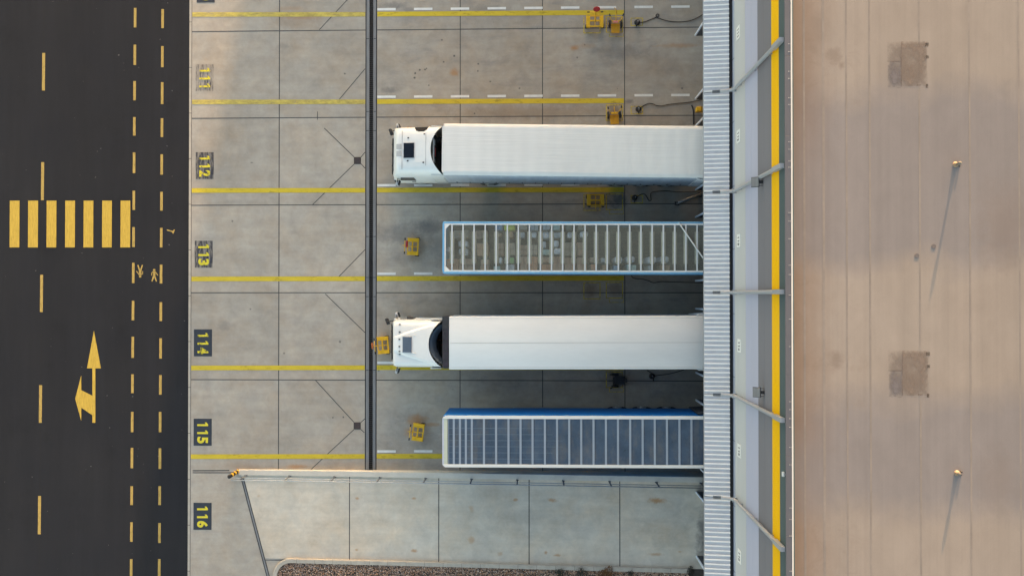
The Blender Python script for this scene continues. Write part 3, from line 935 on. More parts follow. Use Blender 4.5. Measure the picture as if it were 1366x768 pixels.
# patched square of membrane (twice)
def stain_sheet(name, col, seed, full=.9):
    t = NT(name)
    f = t.ramp(t.noise(2.0, 6, .7, t.mapped((1.3, .6, 1), (seed, 2, 0))), .25, .75, .84, 1.16)
    t.done(t.scalec(col, f), .85, spec=.2)
    sp = t.n('ShaderNodeSeparateXYZ'); t.l(t.tc, sp.inputs[0])
    ex = t.math('SUBTRACT', .80, t.math('ABSOLUTE', sp.outputs[0])); ey = t.math('SUBTRACT', .93, t.math('ABSOLUTE', sp.outputs[1]))
    d = t.math('ADD', t.math('MINIMUM', ex, ey), t.math('MULTIPLY', t.math('SUBTRACT', t.noise(3.5, 6, .7, t.mapped((1, 1, 1), (0, seed, 0))), .5), .45))
    edge = t.ramp(d, .02, .26)
    body = t.ramp(t.noise(1.5, 5, .65, t.mapped((1.2, .8, 1), (seed, seed, 0))), .36, .62, .25, 1.0)
    t.alpha(t.math('MULTIPLY', t.math('MULTIPLY', edge, body), full))
    return t.m
pm1 = stain_sheet('weathered_roof_patch', (.21, .158, .125), 3.0)
pm2 = stain_sheet('darker_roof_patch', (.17, .145, .14), 8.0)
pm3 = stain_sheet('patch_edge', (.15, .115, .10), 5.0, .8)
pm4 = stain_sheet('pale_roof_patch', (.225, .18, .15), 11.0, .8)
M['disc'] = mk('dark_roof_disc', (.13, .108, .10), .8, .2, 6)
def patch(px, py, label):
    c0 = PRf(px, py); b = MB(); s = 1 / 35.1
    b.m = 3; b.rect(-26.5*s, -9*s, 5*s, 31*s, .004)
    b.m = 1; b.rect(-26*s, -9*s, -30*s, 4*s, .004)
    b.m = 0; b.rect(-8*s, 25*s, -29*s, 31*s, .004)
    b.m = 2; b.rect(-9*s, -7.6*s, -30*s, 31*s, .007); b.rect(-27*s, -9*s, 3.6*s, 5.0*s, .007)
    b.rect(-25*s, 26*s, -31.5*s, -30*s, .006); b.rect(25*s, 26*s, -29*s, 31*s, .006)
    b.b2(23*s, 28*s, 24*s, 29*s, 0, .01); b.b2(24*s, 28*s, 8*s, 12*s, 0, .012); b.b2(24*s, 27*s, -31*s, -26*s, 0, .011); b.b2(12*s, 18*s, -28.5*s, -26.5*s, .005, .012)
    o = b.build('roof_patch', [pm1, pm2, pm3, pm4]); o.location = c0
    tag(o, label, 'roof patch', 'square repair patches on the roof')
patch(1210.5, 86.5, 'weathered square repair patch on the beige roof, the upper one')
patch(1212, 498.5, 'weathered square repair patch on the beige roof, the lower one')
for px, py, lab in ((1245.5, 328.5, 'small round dark disc on the beige roof right of its twin'), (1223, 341, 'small round dark disc on the beige roof left of its twin')):
    b = MB(); b.cyl((0, 0, 0), (0, 0, .012), .085, 20)
    o = b.build('roof_disc', M['disc'], None, 'auto'); o.location = PRf(px, py); tag(o, lab, 'roof disc', 'round dark discs on the roof')
M['vent'] = mk('vent_metal', (.15, .125, .095), .6, .15, 8)
M['ventcollar'] = mk('vent_collar', (.26, .17, .105), .7, .15, 8)
def vent(px, py, hgt, label):
    v = thing('roof_vent', PRf(px, py), label, 'roof vent', 'roof vent pipes')
    b = MB(); b.tube([(0,0,0),(0,0,.04),(0,0,.10)], [.11, .085, .06], 16); b.build('collar', M['ventcollar'], v, 'auto')
    b = MB(); b.cyl((0,0,.06), (0,0,hgt), .045, 14); b.build('pipe', M['vent'], v, 'auto')
    b = MB(); b.tube([(0,0,hgt-.02),(0,0,hgt+.05),(0,0,hgt+.08)], [.068,.068,.02], 14); b.build('cap', M['vent'], v, 'auto')
    b = MB(); b.box((.15, .05, .04), (.05, .06, .08), None, .01); b.box((.14, -.07, .03), (.05, .04, .06), None, .01); b.build('bracket', M['chassis'], v)
vent(1274.5, 219.5, .31, 'short metal vent pipe casting a long shadow on the upper half of the roof')
vent(1276.5, 630.5, .15, 'short metal vent pipe on the lower half of the roof')

# canopy
CX0, CX1 = 8.02, 9.20
CZ0, CZ1 = 5.16, 5.30
M['canopy'] = mk('corrugated_canopy_sheet', (.80, .79, .77), .45, .04, 2)
PIT = .2165
top = [(0.0, 0.0), (.148, 0.0), (.158, .045), (.2055, .045)]
ys = []
y = -32.0
while y < 30:
    for o_, hz in top: ys.append((y + o_, hz))
    y += PIT
b = MB(); n0 = len(b.v)
for y_, hz in ys:
    b.v += [(CX0, y_, CZ0 + hz), (CX1, y_, CZ1 + hz), (CX0, y_, CZ0 + hz - .02), (CX1, y_, CZ1 + hz - .02)]
for i in range(len(ys) - 1):
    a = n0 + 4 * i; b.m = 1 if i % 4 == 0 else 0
    b.face([a, a+1, a+5, a+4]); b.face([a+2, a+6, a+7, a+3]); b.face([a, a+4, a+6, a+2]); b.face([a+1, a+3, a+7, a+5])
rel(b, wh, 'canopy', [M['canopy'], mk('shaded_canopy_valley', (.57, .565, .595), .5, .08, 3)])  # shade between the ribs painted in as a darker, bluer valley colour
b = MB(); b.b2(CX0 - .012, CX0 + .03, -32, 30, CZ0 - .14, CZ0 - .022); rel(b, wh, 'canopy_edge', M['steel'])
b = MB(); b.b2(CX1 - .06, WALL_X - .02, -32, 30, CZ1 - .30, CZ1 - .16); rel(b, wh, 'gutter', M['chassis'])
b = MB()
for k in range(-6, 7):
    y_ = k * 4.83 + .14
    b.b2(CX0 + .03, WALL_X, y_ - .05, y_ + .05, CZ0 - .17, CZ0 - .03)
    b.tube([(WALL_X - .02, y_, CZ0 - 1.0), (CX0 + .3, y_, CZ0 - .15)], .03, 8)
rel(b, wh, 'canopy_bracket', M['steel'])

# downpipes
M['pipe'] = mk('grey_downpipe', (.31, .32, .335), .45, .05, 2)
for py in (120, 255, 390, 527.5, 665.5):
    y0 = P(980, py, 5.85).y
    xs = WALL_X - .13
    b = MB()
    b.b2(xs - .085, xs + .085, y0 - .09, y0 + .09, H_TOP - 1.2, H_TOP - .08)
    b.tube([(xs, y0, H_TOP - 1.1), (xs, y0, 6.05), (xs - .02, y0, 5.9), (xs - .10, y0, 5.80), (xs - .22, y0, 5.77), (CX0 + .72, y0, 5.55)], [.085, .075, .075, .075, .075, .072], 14)
    dp = rel(b, wh, 'downpipe', M['pipe'], 'auto')
    # cut-away spout lying above the canopy
    b = MB()
    n = 8; x0_, x1_ = CX0 + .74, CX0 + .36
    for i in range(n):
        a0, a1 = math.pi * i / n, math.pi * (i + 1) / n
        def sp(x, a, z): return (x, y0 - .072 * math.cos(a), z - .072 * math.sin(a))
        b.poly([sp(x0_, a0, 5.555), sp(x1_, a0, 5.47), sp(x1_, a1, 5.47), sp(x0_, a1, 5.555)])
    rel(b, wh, 'spout', M['steel_dull'], 'auto')
    b = MB()
    for zc in (7.0, 9.5, 12.0): b.b2(xs - .03, WALL_X - .013, y0 - .082, y0 + .082, zc, zc + .03)
    b.b2(xs - .10, WALL_X - .013, y0 - .11, y0 + .11, 5.93, 5.98)
    o = rel(b, wh, 'pipe_clip', M['pipe'])
    b = MB(); b.tube([(CX0 + .36, y0, 5.42), (CX0 + .1, y0, 5.30), (CX0 - .005, y0, 5.22)], .012, 6); rel(b, wh, 'drip_chain', M['chassis'])

# wall signs with dock numbers
M['signw'] = mk('white_sign_plate', (.70, .70, .66), .5, .03, 3)
M['signk'] = mk('black_sign_lettering', (.015, .015, .025), .6, .05, 3)
for num, py, px in (('111', 44, 985.3), ('112', 182, 985.6), ('113', 321, 986), ('114', 461, 986.7), ('115', 601, 986.7), ('116', 741.5, 987)):
    zc = wall_h(px, py); y0 = wall_y(px, py)
    s_ = thing('dock_sign', (WALL_X - .014, y0, zc), 'white wall sign with black number ' + num + ' above the corrugated canopy', 'sign', 'numbered dock signs on the wall')
    b = MB(); b.b2(-.02, 0, -.30, .30, -.31, .31, .004); b.build('plate', M['signw'], s_)
    for i, chx in enumerate(num):
        vs, fs_, tw, th = text_mesh(chx, .8, .03)
        kx, ky = (.075 if chx == '1' else .13) / tw, .30 / th
        b = MB(); yo = .155 - .155 * i
        b.v = [(-.0235, yo - v.x * kx, v.y * ky) for v in vs]
        for f in fs_: b.face(f)
        b.build('digit', M['signk'], s_)

# floodlights
for px, py, lab in ((1016, 243, 'grey floodlight box mounted on the dark wall band, the upper one'), (1018, 523, 'grey floodlight box mounted on the dark wall band, the lower one')):
    zc = wall_h(px + 2, py); y0 = wall_y(px + 2, py)
    f = thing('floodlight', (WALL_X - .02, y0, zc), lab, 'floodlight', 'floodlights on the wall')
    rt = Euler((0, R(-28), 0)).to_matrix()
    b = MB(); b.box((-.30, 0, .0), (.30, .38, .13), rt, .015); b.build('housing', M['steel_dull'], f)
    b = MB(); b.box((-.30, 0, .0) , (.33, .42, .03), rt, .005); b.build('rim', M['chassis'], f)
    b = MB(); b.box((-.08, 0, .02), (.16, .12, .12), None, .01); b.box((-.13, .16, .05), (.22, .02, .03)); b.box((-.13, -.16, .05), (.22, .02, .03)); b.build('bracket', M['chassis'], f)
p_ = wall_h(1047.5, 632)
cm = thing('wall_lamp', (WALL_X - .02, wall_y(1047.5, 632), p_), 'tiny pale fitting at the wall top below the coping', 'lamp')
b = MB(); b.box((-.06, 0, 0), (.08, .18, .10), None, .01); b.build('housing', M['signw'], cm)
b = MB(); b.box((-.02, 0, .0), (.04, .08, .16)); b.build('bracket', M['steel'], cm)

# docks: door, bumpers and shelter per bay
M['door'] = mk('dock_door_panel', (.45, .46, .47), .5, .05, 2)
M['shelter'] = mk('dock_shelter_canvas', (.045, .05, .058), .7, .15, 3)
M['sheltedge'] = mk('pale_shelter_edge', (.58, .62, .68), .5, .06, 4)
DY = [12.0, 7.22, 2.44, -2.36, -7.14, -11.95]
for k, y0 in enumerate(DY):
    zb = .0 if k < 5 else RZ1
    b = MB(); 
    zd0, zd1 = (1.15, 4.15) if k < 5 else (RZ1, 4.3)
    for i in range(6): b.b2(WALL_X - .05, WALL_X - .014, y0 - 1.35, y0 + 1.35, zd0 + (zd1 - zd0) * i / 6, zd0 + (zd1 - zd0) * (i + 1) / 6 - .015)
    rel(b, wh, 'dock_door', M['door'])
    b = MB()
    z0, z1 = 1.12, 4.55
    for s in (-1, 1):
        yy = y0 + s * 1.67
        b.b2(8.42, WALL_X - .014, yy - .03, yy + .03, z0, z1)
    b.b2(8.42, WALL_X - .014, y0 - 1.70, y0 + 1.70, z1, z1 + .06)
    sh = rel(b, wh, 'dock_shelter', M['shelter'])
    for s in (-1, 1):
        yy = y0 + s * 1.67
        b = MB(); b.b2(8.35, 8.42, yy - .045, yy + .045, z0 - .02, z1 + .05, .008)
        o = b.build('shelter_edge', M['sheltedge']); o.parent = sh
        if k < 5:
            b = MB(); b.b2(WALL_X - .17, WALL_X - .015, y0 + s * 1.05 - .13, y0 + s * 1.05 + .13, .75, 1.1, .02)
            rel(b, wh, 'bumper', M['black'])

# ------------------------------------------------------------------ vehicles
random.seed(5)
TZ = 4.0                                    # trailer roof height
def wheel(parent, x, y, r=.5, wd=.36, twin=False):
    """tyre with its rim as sub-part; axle along y"""
    b = MB()
    for o_ in ((-.19, .19) if twin else (0,)):
        b.tube([(x, y + o_ - wd/2, r), (x, y + o_ - wd/2 + .03, r), (x, y + o_ + wd/2 - .03, r), (x, y + o_ + wd/2, r)], [r * .86, r, r, r * .86], 28)
    t_ = b.build('wheel', M['tyre'], parent, 'auto')
    s = 1 if y > 0 else -1
    yo = y + s * (wd / 2 + (.19 if twin else 0))
    b = MB(); b.tube([(x, yo - s * .08, r), (x, yo + s * .012, r)], [r * .56, r * .50], 24); b.cyl((x, yo, r), (x, yo + s * .05, r), .12, 12)
    b.build('rim', M['rim'], t_, 'auto')

def trailer_base(root, L, tw=2.55):
    """frame rails, axles, legs, underrun bar, mudguards, lamps; x=0 is the front end, y centred"""
    b = MB()
    for s in (-1, 1): b.b2(.4, L - .1, s * .45 - .06, s * .45 + .06, .70, 1.02)
    for i in range(12): b.b2(.8 + i * (L - 1.4) / 11, .88 + i * (L - 1.4) / 11, -1.2, 1.2, .92, 1.03)
    b.build('frame', M['chassis'], root)
    for s in (-1, 1):
        b = MB(); b.b2(2.6, 2.74, s * .85 - .07, s * .85 + .07, .08, 1.0); b.b2(2.52, 2.82, s * .85 - .14, s * .85 + .14, .0, .08); b.build('landing_leg', M['chassis'], root)
    for i in range(3):
        for s in (-1, 1): wheel(root, L - 4.9 + i * 1.31, s * 1.06)
        b = MB(); b.cyl((L - 4.9 + i * 1.31, -1.0, .5), (L - 4.9 + i * 1.31, 1.0, .5), .07, 10); b.build('axle', M['chassis'], root)
    b = MB(); b.b2(L - .25, L - .1, -1.2, 1.2, .45, .58); b.build('underrun_bar', M['chassis'], root)
    for s in (-1, 1):
        b = MB()
        for z in (.55, .85): b.b2(3.4, L - 5.6, s * 1.22 - .02, s * 1.22 + .02, z - .05, z + .05)
        b.build('side_guard', M['steel'], root)
        b = MB(); b.b2(L - .03, L + .02, s * 1.0 - .2, s * 1.0 + .2, .95, 1.1); b.build('tail_lamp', M['redlamp'], root)

def rear_doors(root, L, m, w, z0, z1, opened):
    for s in opened:
        b = MB(); rt = Euler((0, 0, R(s * 3))).to_matrix()
        b.box((L - .62, s * (w / 2 + .07), (z0 + z1) / 2), (1.2, .05, z1 - z0), rt, .01)
        for z in (.3, .7): b.box((L - .62, s * (w / 2 + .115), z0 + (z1 - z0) * z), (1.0, .03, .06), rt)
        b.build('rear_door', m, root)

def place(px_front, py_front, py_rear, z=TZ):
    """front end point at roof height and yaw so that the rear meets the dock"""
    a = P(px_front, py_front, z); c_ = P(938, py_rear, z)
    yaw = math.atan2(c_.y - a.y, c_.x - a.x)
    L = (WALL_X - .18 - a.x) / math.cos(yaw)
    return a, yaw, L

# --- upper white curtain-side trailer
a, yaw, L = place(589.5, (163.6 + 232.5) / 2 + .6, (167 + 237.8) / 2)
tr = thing('semi_trailer', (a.x, a.y, 0), 'white curtain side trailer with a creased tarpaulin roof, coupled to the upper lorry cab', 'trailer', None, yaw)
W2 = 1.275
trailer_base(tr, L)
b = MB()
def roof_fn(u, v):
    x = u * L; y = (v - .5) * 2
    e = max(0.0, abs(y) - .93) / .07
    z = TZ - .07 * e ** 2 - .012 * (1 - math.cos(2 * math.pi * x / .69)) * (1 - abs(y) ** 4) * .5 - .02 * abs(y) ** 2
    xe = x
    if u < 1e-6: xe = x + .12 * max(0, (abs(y) - .85) / .15)
    return (xe, y * W2, z)
b.grid(roof_fn, 220, 24)
b.build('tarpaulin_roof', M['tarp'], tr, True)
for s in (-1, 1):
    b = MB()
    def side_fn(u, v, s=s):
        x = .05 + u * (L - .1); z = 1.02 + v * (TZ - .09 - 1.02)
        return (x, s * (W2 - .006 + .012 * math.sin(x * 9.1) * math.sin(math.pi * v)), z)
    b.grid(side_fn, 150, 6); o = b.build('side_curtain', M['curtain'], tr, True)
    b = MB(); b.b2(.02, L, s * W2 - .02, s * W2 + .015, .92, 1.03); b.build('side_rail', M['steel'], tr)
    b = MB()
    for i in range(19): b.b2(.5 + i * .69, .53 + i * .69, s * (W2 + .006) - .012, s * (W2 + .006) + .012, .86, 1.35)
    b.build('curtain_strap', M['chassis'], tr)
b = MB(); b.b2(0.0, .06, -W2 + .14, W2 - .14, 1.0, TZ - .12)
b.prism([(.02, -W2 + .14), (.14, -W2 + .01), (.16, -W2 + .12)], 1.0, TZ - .12); b.prism([(.02, W2 - .14), (.16, W2 - .12), (.14, W2 - .01)], 1.0, TZ - .12)
b.build('front_wall', M['boxside'], tr)
b = MB(); b.b2(.1, L, -W2 + .03, W2 - .03, 1.03, 1.12); b.build('floor', M['floor'], tr)
b = MB(); b.b2(L - .03, L, -W2 + .02, W2 - .02, TZ - .35, TZ - .08); b.build('rear_header', M['boxside'], tr)
rear_doors(tr, L, M['boxside'], 2.55, 1.1, 3.8, (-1,))

# --- lower white box trailer with a black unit at the front
a, yaw, L = place(599, (421.8 + 492.8) / 2, (420.9 + 492.3) / 2)
tr = thing('semi_trailer', (a.x, a.y, 0), 'smooth white box trailer with a centre seam and a dark unit on its front', 'trailer', None, yaw)
trailer_base(tr, L)
HW = 1.31
b = MB(); b.b2(0, L, -HW, HW, TZ - .10, TZ, .025); b.build('roof', M['boxroof'], tr, 'auto')
b = MB()
b.b2(.05, L - .05, -.010, .010, TZ - .01, TZ + .006)
for s in (-1, 1): b.b2(.05, L - .05, s * (HW - .10) - .008, s * (HW - .10) + .008, TZ - .01, TZ + .004)
b.build('roof_seam', mk('roof_seam_line', (.50, .49, .455), .6, .1, 3), tr)
for s in (-1, 1):
    b = MB(); b.b2(0, L, s * (HW - .03), s * (HW - .005), 1.0, TZ - .10); b.build('side_wall', M['boxside'], tr)
    b = MB(); b.b2(0, L, s * HW - .03, s * HW + .012, .95, 1.06); b.build('side_rail', M['steel'], tr)
b = MB(); b.b2(0, .03, -HW + .03, HW - .03, 1.0, TZ - .10); b.build('front_wall', M['boxside'], tr)
b = MB(); b.b2(.03, L, -HW + .03, HW - .03, 1.0, 1.12); b.build('floor', M['floor'], tr)
u = MB(); u.b2(-.33, -.004, -HW + .04, HW + .02, 1.9, TZ - .02, .03)
u.m = 1; u.b2(-.30, -.05, -1.15, .75, TZ - .03, TZ - .005); u.m = 0
for i in range(7): u.b2(-.27, -.09, -.95 + i * .24, -.80 + i * .24, TZ - .02, TZ + .008)
u.b2(-.33, -.004, HW - .62, HW + .015, TZ - .03, TZ + .012, .008)
u.build('front_unit', [M['chassis'], M['reefer']], tr)
rear_doors(tr, L, M['boxside'], 2.62, 1.1, 3.85, (-1, 1))

# --- light blue trailer with a clear roof over its load
a, yaw, L = place(590.2, (295.4 + 364.6) / 2, (295.9 + 365.2) / 2)
tr = thing('semi_trailer', (a.x, a.y, 0), 'light blue trailer with a see through roof showing its mixed load of cartons', 'trailer', None, yaw)
blue_tr, blue_L = tr, L
trailer_base(tr, L)
HW = P(700, 295.4, TZ).y - P(700, 330, TZ).y
for s in (-1, 1):
    b = MB(); b.b2(.0, L, s * HW - (.05 if s > 0 else 0), s * HW + (.05 if s < 0 else 0), 1.0, TZ - .13); b.build('side_wall', M['lightblue'], tr)
    b = MB(); b.b2(.06, L, s * HW - (.085 if s > 0 else -.0), s * HW + (.085 if s < 0 else 0), TZ - .13, TZ, .02); b.build('top_rail', M['lightblue'], tr, 'auto')
    b = MB(); b.b2(.12, L, s * (HW - .125) - .035, s * (HW - .125) + .035, TZ - .10, TZ - .012); b.build('inner_rail', M['whiteframe'], tr)
b = MB(); b.prism([(0, -HW + .1), (.1, -HW), (.09, -HW + .12), (.09, HW - .12), (.1, HW), (0, HW - .1)], 1.0, TZ - .002); b.build('front_wall', M['lightblue'], tr)
b = MB(); b.b2(.095, .16, -HW + .09, HW - .09, TZ - .14, TZ - .01); 
for s in (-1, 1): b.prism([(.16, s * (HW - .09)), (.16, s * (HW - .36)), (.42, s * (HW - .09))][::s], TZ - .05, TZ - .008)
b.build('front_rail', M['whiteframe'], tr)
b = MB(); b.b2(.1, L, -HW + .05, HW - .05, 1.0, 1.12); b.build('floor', M['floor'], tr)
BOWS1 = [602.9,617.6,632.3,647.2,661.9,676.7,691.4,706.2,721,735.9,750.7,765.7,780.4,795.3,810.1,825,840,855,870,885,900.2,915,930]
inv = (Matrix.Translation((a.x, a.y, 0)) @ Matrix.Rotation(yaw, 4, 'Z')).inverted()
for px in BOWS1:
    x = (inv @ P(px, 330, TZ)).x
    b = MB(); b.b2(x - .036, x + .036, -HW + .16, HW - .16, TZ - .05, TZ + .004); bw = b.build('roof_bow', M['bowwhite'], tr)
    b = MB(); b.b2(x - .11, x + .11, -.79, .79, TZ - .065, TZ - .052); b.build('bow_plate', M['bowgreen'], bw)
b = MB(); b.rect(.12, L, -HW + .1, HW - .1, TZ - .02); b.build('roof_film', M['film_clear'], tr)
b = MB(); q0, q1 = inv @ P(905.5, 297.5, TZ), inv @ P(938.5, 345, TZ); d_ = (q1 - q0)
b.tube([(q0.x, q0.y, TZ + .03), (q0.x + d_.x * 1.3, q0.y + d_.y * 1.3, TZ + .03)], .034, 8); b.build('loose_pole', M['bowwhite'], tr)

# load seen through the roof: each carton its own thing
M['crt'] = {}
def crt(nm, c_, v=.14):
    if nm not in M['crt']: M['crt'][nm] = mk('load_' + nm, tuple(min(.85, q_ * 1.9) for q_ in c_), .75, v, 4)
    return M['crt'][nm]
PAL = {'brown': (.30, .20, .135), 'tan': (.30, .24, .175), 'rusty': (.34, .165, .085), 'orange': (.42, .25, .14), 'white': (.62, .63, .60), 'grey': (.26, .28, .29),
       'yellow': (.58, .45, .06), 'blue': (.12, .22, .33), 'green': (.22, .42, .17), 'teal': (.30, .40, .36), 'dark': (.10, .12, .10), 'pale': (.50, .50, .46)}
load = [(593,611,345,361,'rusty'),(612,634,345,361,'brown'),(641,652,346,361,'brown'),(605,625,307,317.5,'tan'),(611,624,321,329,'white'),(611.5,624,331,340,'white'),
 (595,601,329,336,'pale'),(636,651,324,341,'orange'),(635,650,307,318,'brown'),(660,670,298.8,306.5,'blue'),(672,687,298.8,307,'yellow'),(664,669,311,315,'orange'),(678,684.5,309,316.5,'orange'),
 (663,672,324,340,'brown'),(674,687,324,340,'tan'),(680,685.5,343.5,351,'green'),(666,669.5,343.5,351,'white'),(673,679,343.5,351,'teal'),(658.5,667,355,361,'teal'),(674,686,352.5,361,'grey'),
 (693,703,298.8,306,'tan'),(694,700,309.5,316.5,'grey'),(708,718,299.5,307,'grey'),(709,716,309.5,316.5,'white'),(694,704,326.5,340,'brown'),(706,717,326.5,340,'tan'),(694,704,342,361,'brown'),(706,717,342,361,'rusty'),
 (724,733.5,309,317.5,'white'),(722.5,728.5,322,330.5,'white'),(724,733,332.5,340,'teal'),(722.5,735,352.5,361,'rusty'),(722.5,735,342.5,350.5,'brown'),(724,734,299.5,306,'grey'),(738,745.5,320.5,329,'white'),
 (738,747,299.5,307,'teal'),(739,748,310,317,'grey'),(737,750,341.5,361,'brown'),(739,749,331,339,'pale'),(753,768,323,341,'tan'),(753,768,343,361,'brown'),(770,783,323,341,'brown'),(770,783,343,361,'brown'),
 (755.5,763,299,306.5,'dark'),(771,783,299,306.5,'tan'),(757,763,309.5,317,'white'),(774,784.5,308.5,316,'white'),
 (787,792,343,350,'tan'),(788,795,352.5,360,'rusty'),(802,808,344,350,'grey'),(803.5,809.5,353,359.5,'orange'),(819.5,830.5,342.5,351,'white'),(818.5,825.5,354,360.5,'blue'),(836,847,341.8,350,'pale'),(836.5,849,353,360.5,'teal'),
 (864,876,342.3,351,'white'),(865,871,354,360.5,'grey'),(881,892.5,341.8,350,'pale'),(881,893.5,353.3,360.5,'orange')]
ordn = ['first','second','third','fourth','fifth','sixth','seventh','eighth','ninth','tenth','eleventh','twelfth','thirteenth','fourteenth','fifteenth','sixteenth','seventeenth','eighteenth','nineteenth','twentieth','twenty first','twenty second','twenty third']
used = set()
for (x0, x1, y0, y1, cn) in load:
    top_z = {'brown': 3.0, 'tan': 2.9, 'rusty': 2.95, 'orange': 2.8}.get(cn, 3.1) + random.uniform(-.15, .15)
    p, q = P(x0, y1, top_z), P(x1, y0, top_z)
    cx_, cy_ = (p.x + q.x) / 2, (p.y + q.y) / 2
    xm = (x0 + x1) / 2
    k = min(range(len(BOWS1)), key=lambda i: abs(BOWS1[i] - xm))
    ym = (y0 + y1) / 2
    row = 'top' if ym < 308 else 'upper' if ym < 319 else 'middle' if ym < 331 else 'lower middle' if ym < 342 else 'lower' if ym < 352 else 'bottom'
    round_ = cn in ('white', 'yellow', 'pale')
    lab = '%s %s in the %s row under the %s roof bow from the front' % (cn if cn != 'rusty' else 'rust brown', 'sack' if round_ else 'carton', row, ordn[k])
    if lab in used: lab = lab.replace('under the', 'just past the')
    used.add(lab)
    root = thing('sack' if round_ else 'carton', (cx_, cy_, 1.125), lab, 'sack' if round_ else 'carton', 'load in the light blue trailer', yaw + R(random.uniform(-3, 3)))
    sx_, sy_, hz = abs(q.x - p.x), abs(q.y - p.y), top_z - 1.125
    b = MB()
    if round_:
        b.box((0, 0, hz * .5), (sx_, sy_, hz), None, min(sx_, sy_) * .32)
        b.box((.02, .03, hz * .97), (sx_ * .55, sy_ * .5, hz * .14), None, .05)
        o = b.build('body', crt(cn, PAL[cn]), root, 'auto')
    else:
        nx = 2 if sx_ > .33 else 1; ny = 2 if sy_ > .33 else 1
        for i in range(nx):
            for j in range(ny):
                dz = random.uniform(0, .10)
                b.b2(-sx_/2 + i*sx_/nx + .006, -sx_/2 + (i+1)*sx_/nx - .006, -sy_/2 + j*sy_/ny + .006, -sy_/2 + (j+1)*sy_/ny - .006, .14, hz - dz, .012)
        b.build('body', crt(cn, PAL[cn]), root)
        b = MB()
        for s in (-1, 0, 1): b.b2(-sx_/2, sx_/2, s*sy_*.42 - .05, s*sy_*.42 + .05, 0, .13)
        b.build('pallet', M['floor'], root)

# --- dark blue sided trailer with a blue-grey translucent roof
a, yaw, L = place(590, (554.2 + 622.8) / 2, (555.2 + 624.2) / 2)
tr = thing('semi_trailer', (a.x, a.y, 0), 'blue sided trailer with a white framed blue grey ribbed roof beside the low wall', 'trailer', None, yaw)
trailer_base(tr, L)
HW = P(700, 554.2, TZ).y - P(700, 588.5, TZ).y
fw = .145
for s in (-1, 1):
    b = MB(); b.b2(.05, L, s * (HW - .03) - .02, s * (HW - .03) + .02, .98, TZ - .12); b.build('side_wall', M['blueside'], tr)
    b = MB(); b.prism([(.0, s*(HW-.13)), (.13, s*HW), (L, s*HW), (L, s*(HW-fw)), (.20, s*(HW-fw)), (.12, s*(HW-fw-.0))][::-s], TZ - .12, TZ); b.build('top_rail', M['whiteframe'], tr)
b = MB(); b.b2(.0, .085, -HW + .13, HW - .13, 1.0, TZ - .012); b.build('front_wall', mk('pale_front_panel', (.52, .54, .60), .5, .05, 2), tr)
b = MB(); b.b2(.088, .255, -HW + fw + .004, HW - fw - .004, TZ - .10, TZ - .016); b.build('front_board', M['palegreen'], tr)
b = MB(); b.b2(.05, L, -HW + .05, HW - .05, 1.0, 1.12); b.build('floor', M['floor'], tr)
inv = (Matrix.Translation((a.x, a.y, 0)) @ Matrix.Rotation(yaw, 4, 'Z')).inverted()
for px in [598.4,605.3,613.5,621.4,629.4,645.6,661.8,678.3,694.4,710.4,726.9,743.2,759.4,775.4,791.8,808.4,824.5,840.8,857.4,873.6,889.9,906.5,922.6]:
    x = (inv @ P(px, 589, TZ)).x
    hw_ = .012 if px < 600 else .05
    b = MB(); b.b2(x - hw_, x + hw_, -HW + fw + .006, HW - fw - .006, TZ - .06, TZ - .012); b.build('roof_bow', M['bowblue'], tr)
b = MB(); b.rect(.262, L, -HW + fw - .01, HW - fw + .01, TZ - .035); b.build('roof_film', M['film_blue'], tr)
b = MB()
for i in range(6): b.b2(.3, 6.2 - abs(i - 2.5) * .5, -.85 + i * .30 - .006, -.85 + i * .30 + .006, TZ - .034, TZ - .026)
b.build('roof_wire', mk('pale_wire', (.16, .22, .25), .6, .1, 3), tr)
rear_doors(tr, L, M['shelter'], 2.60, 1.1, 3.6, (1, -1))

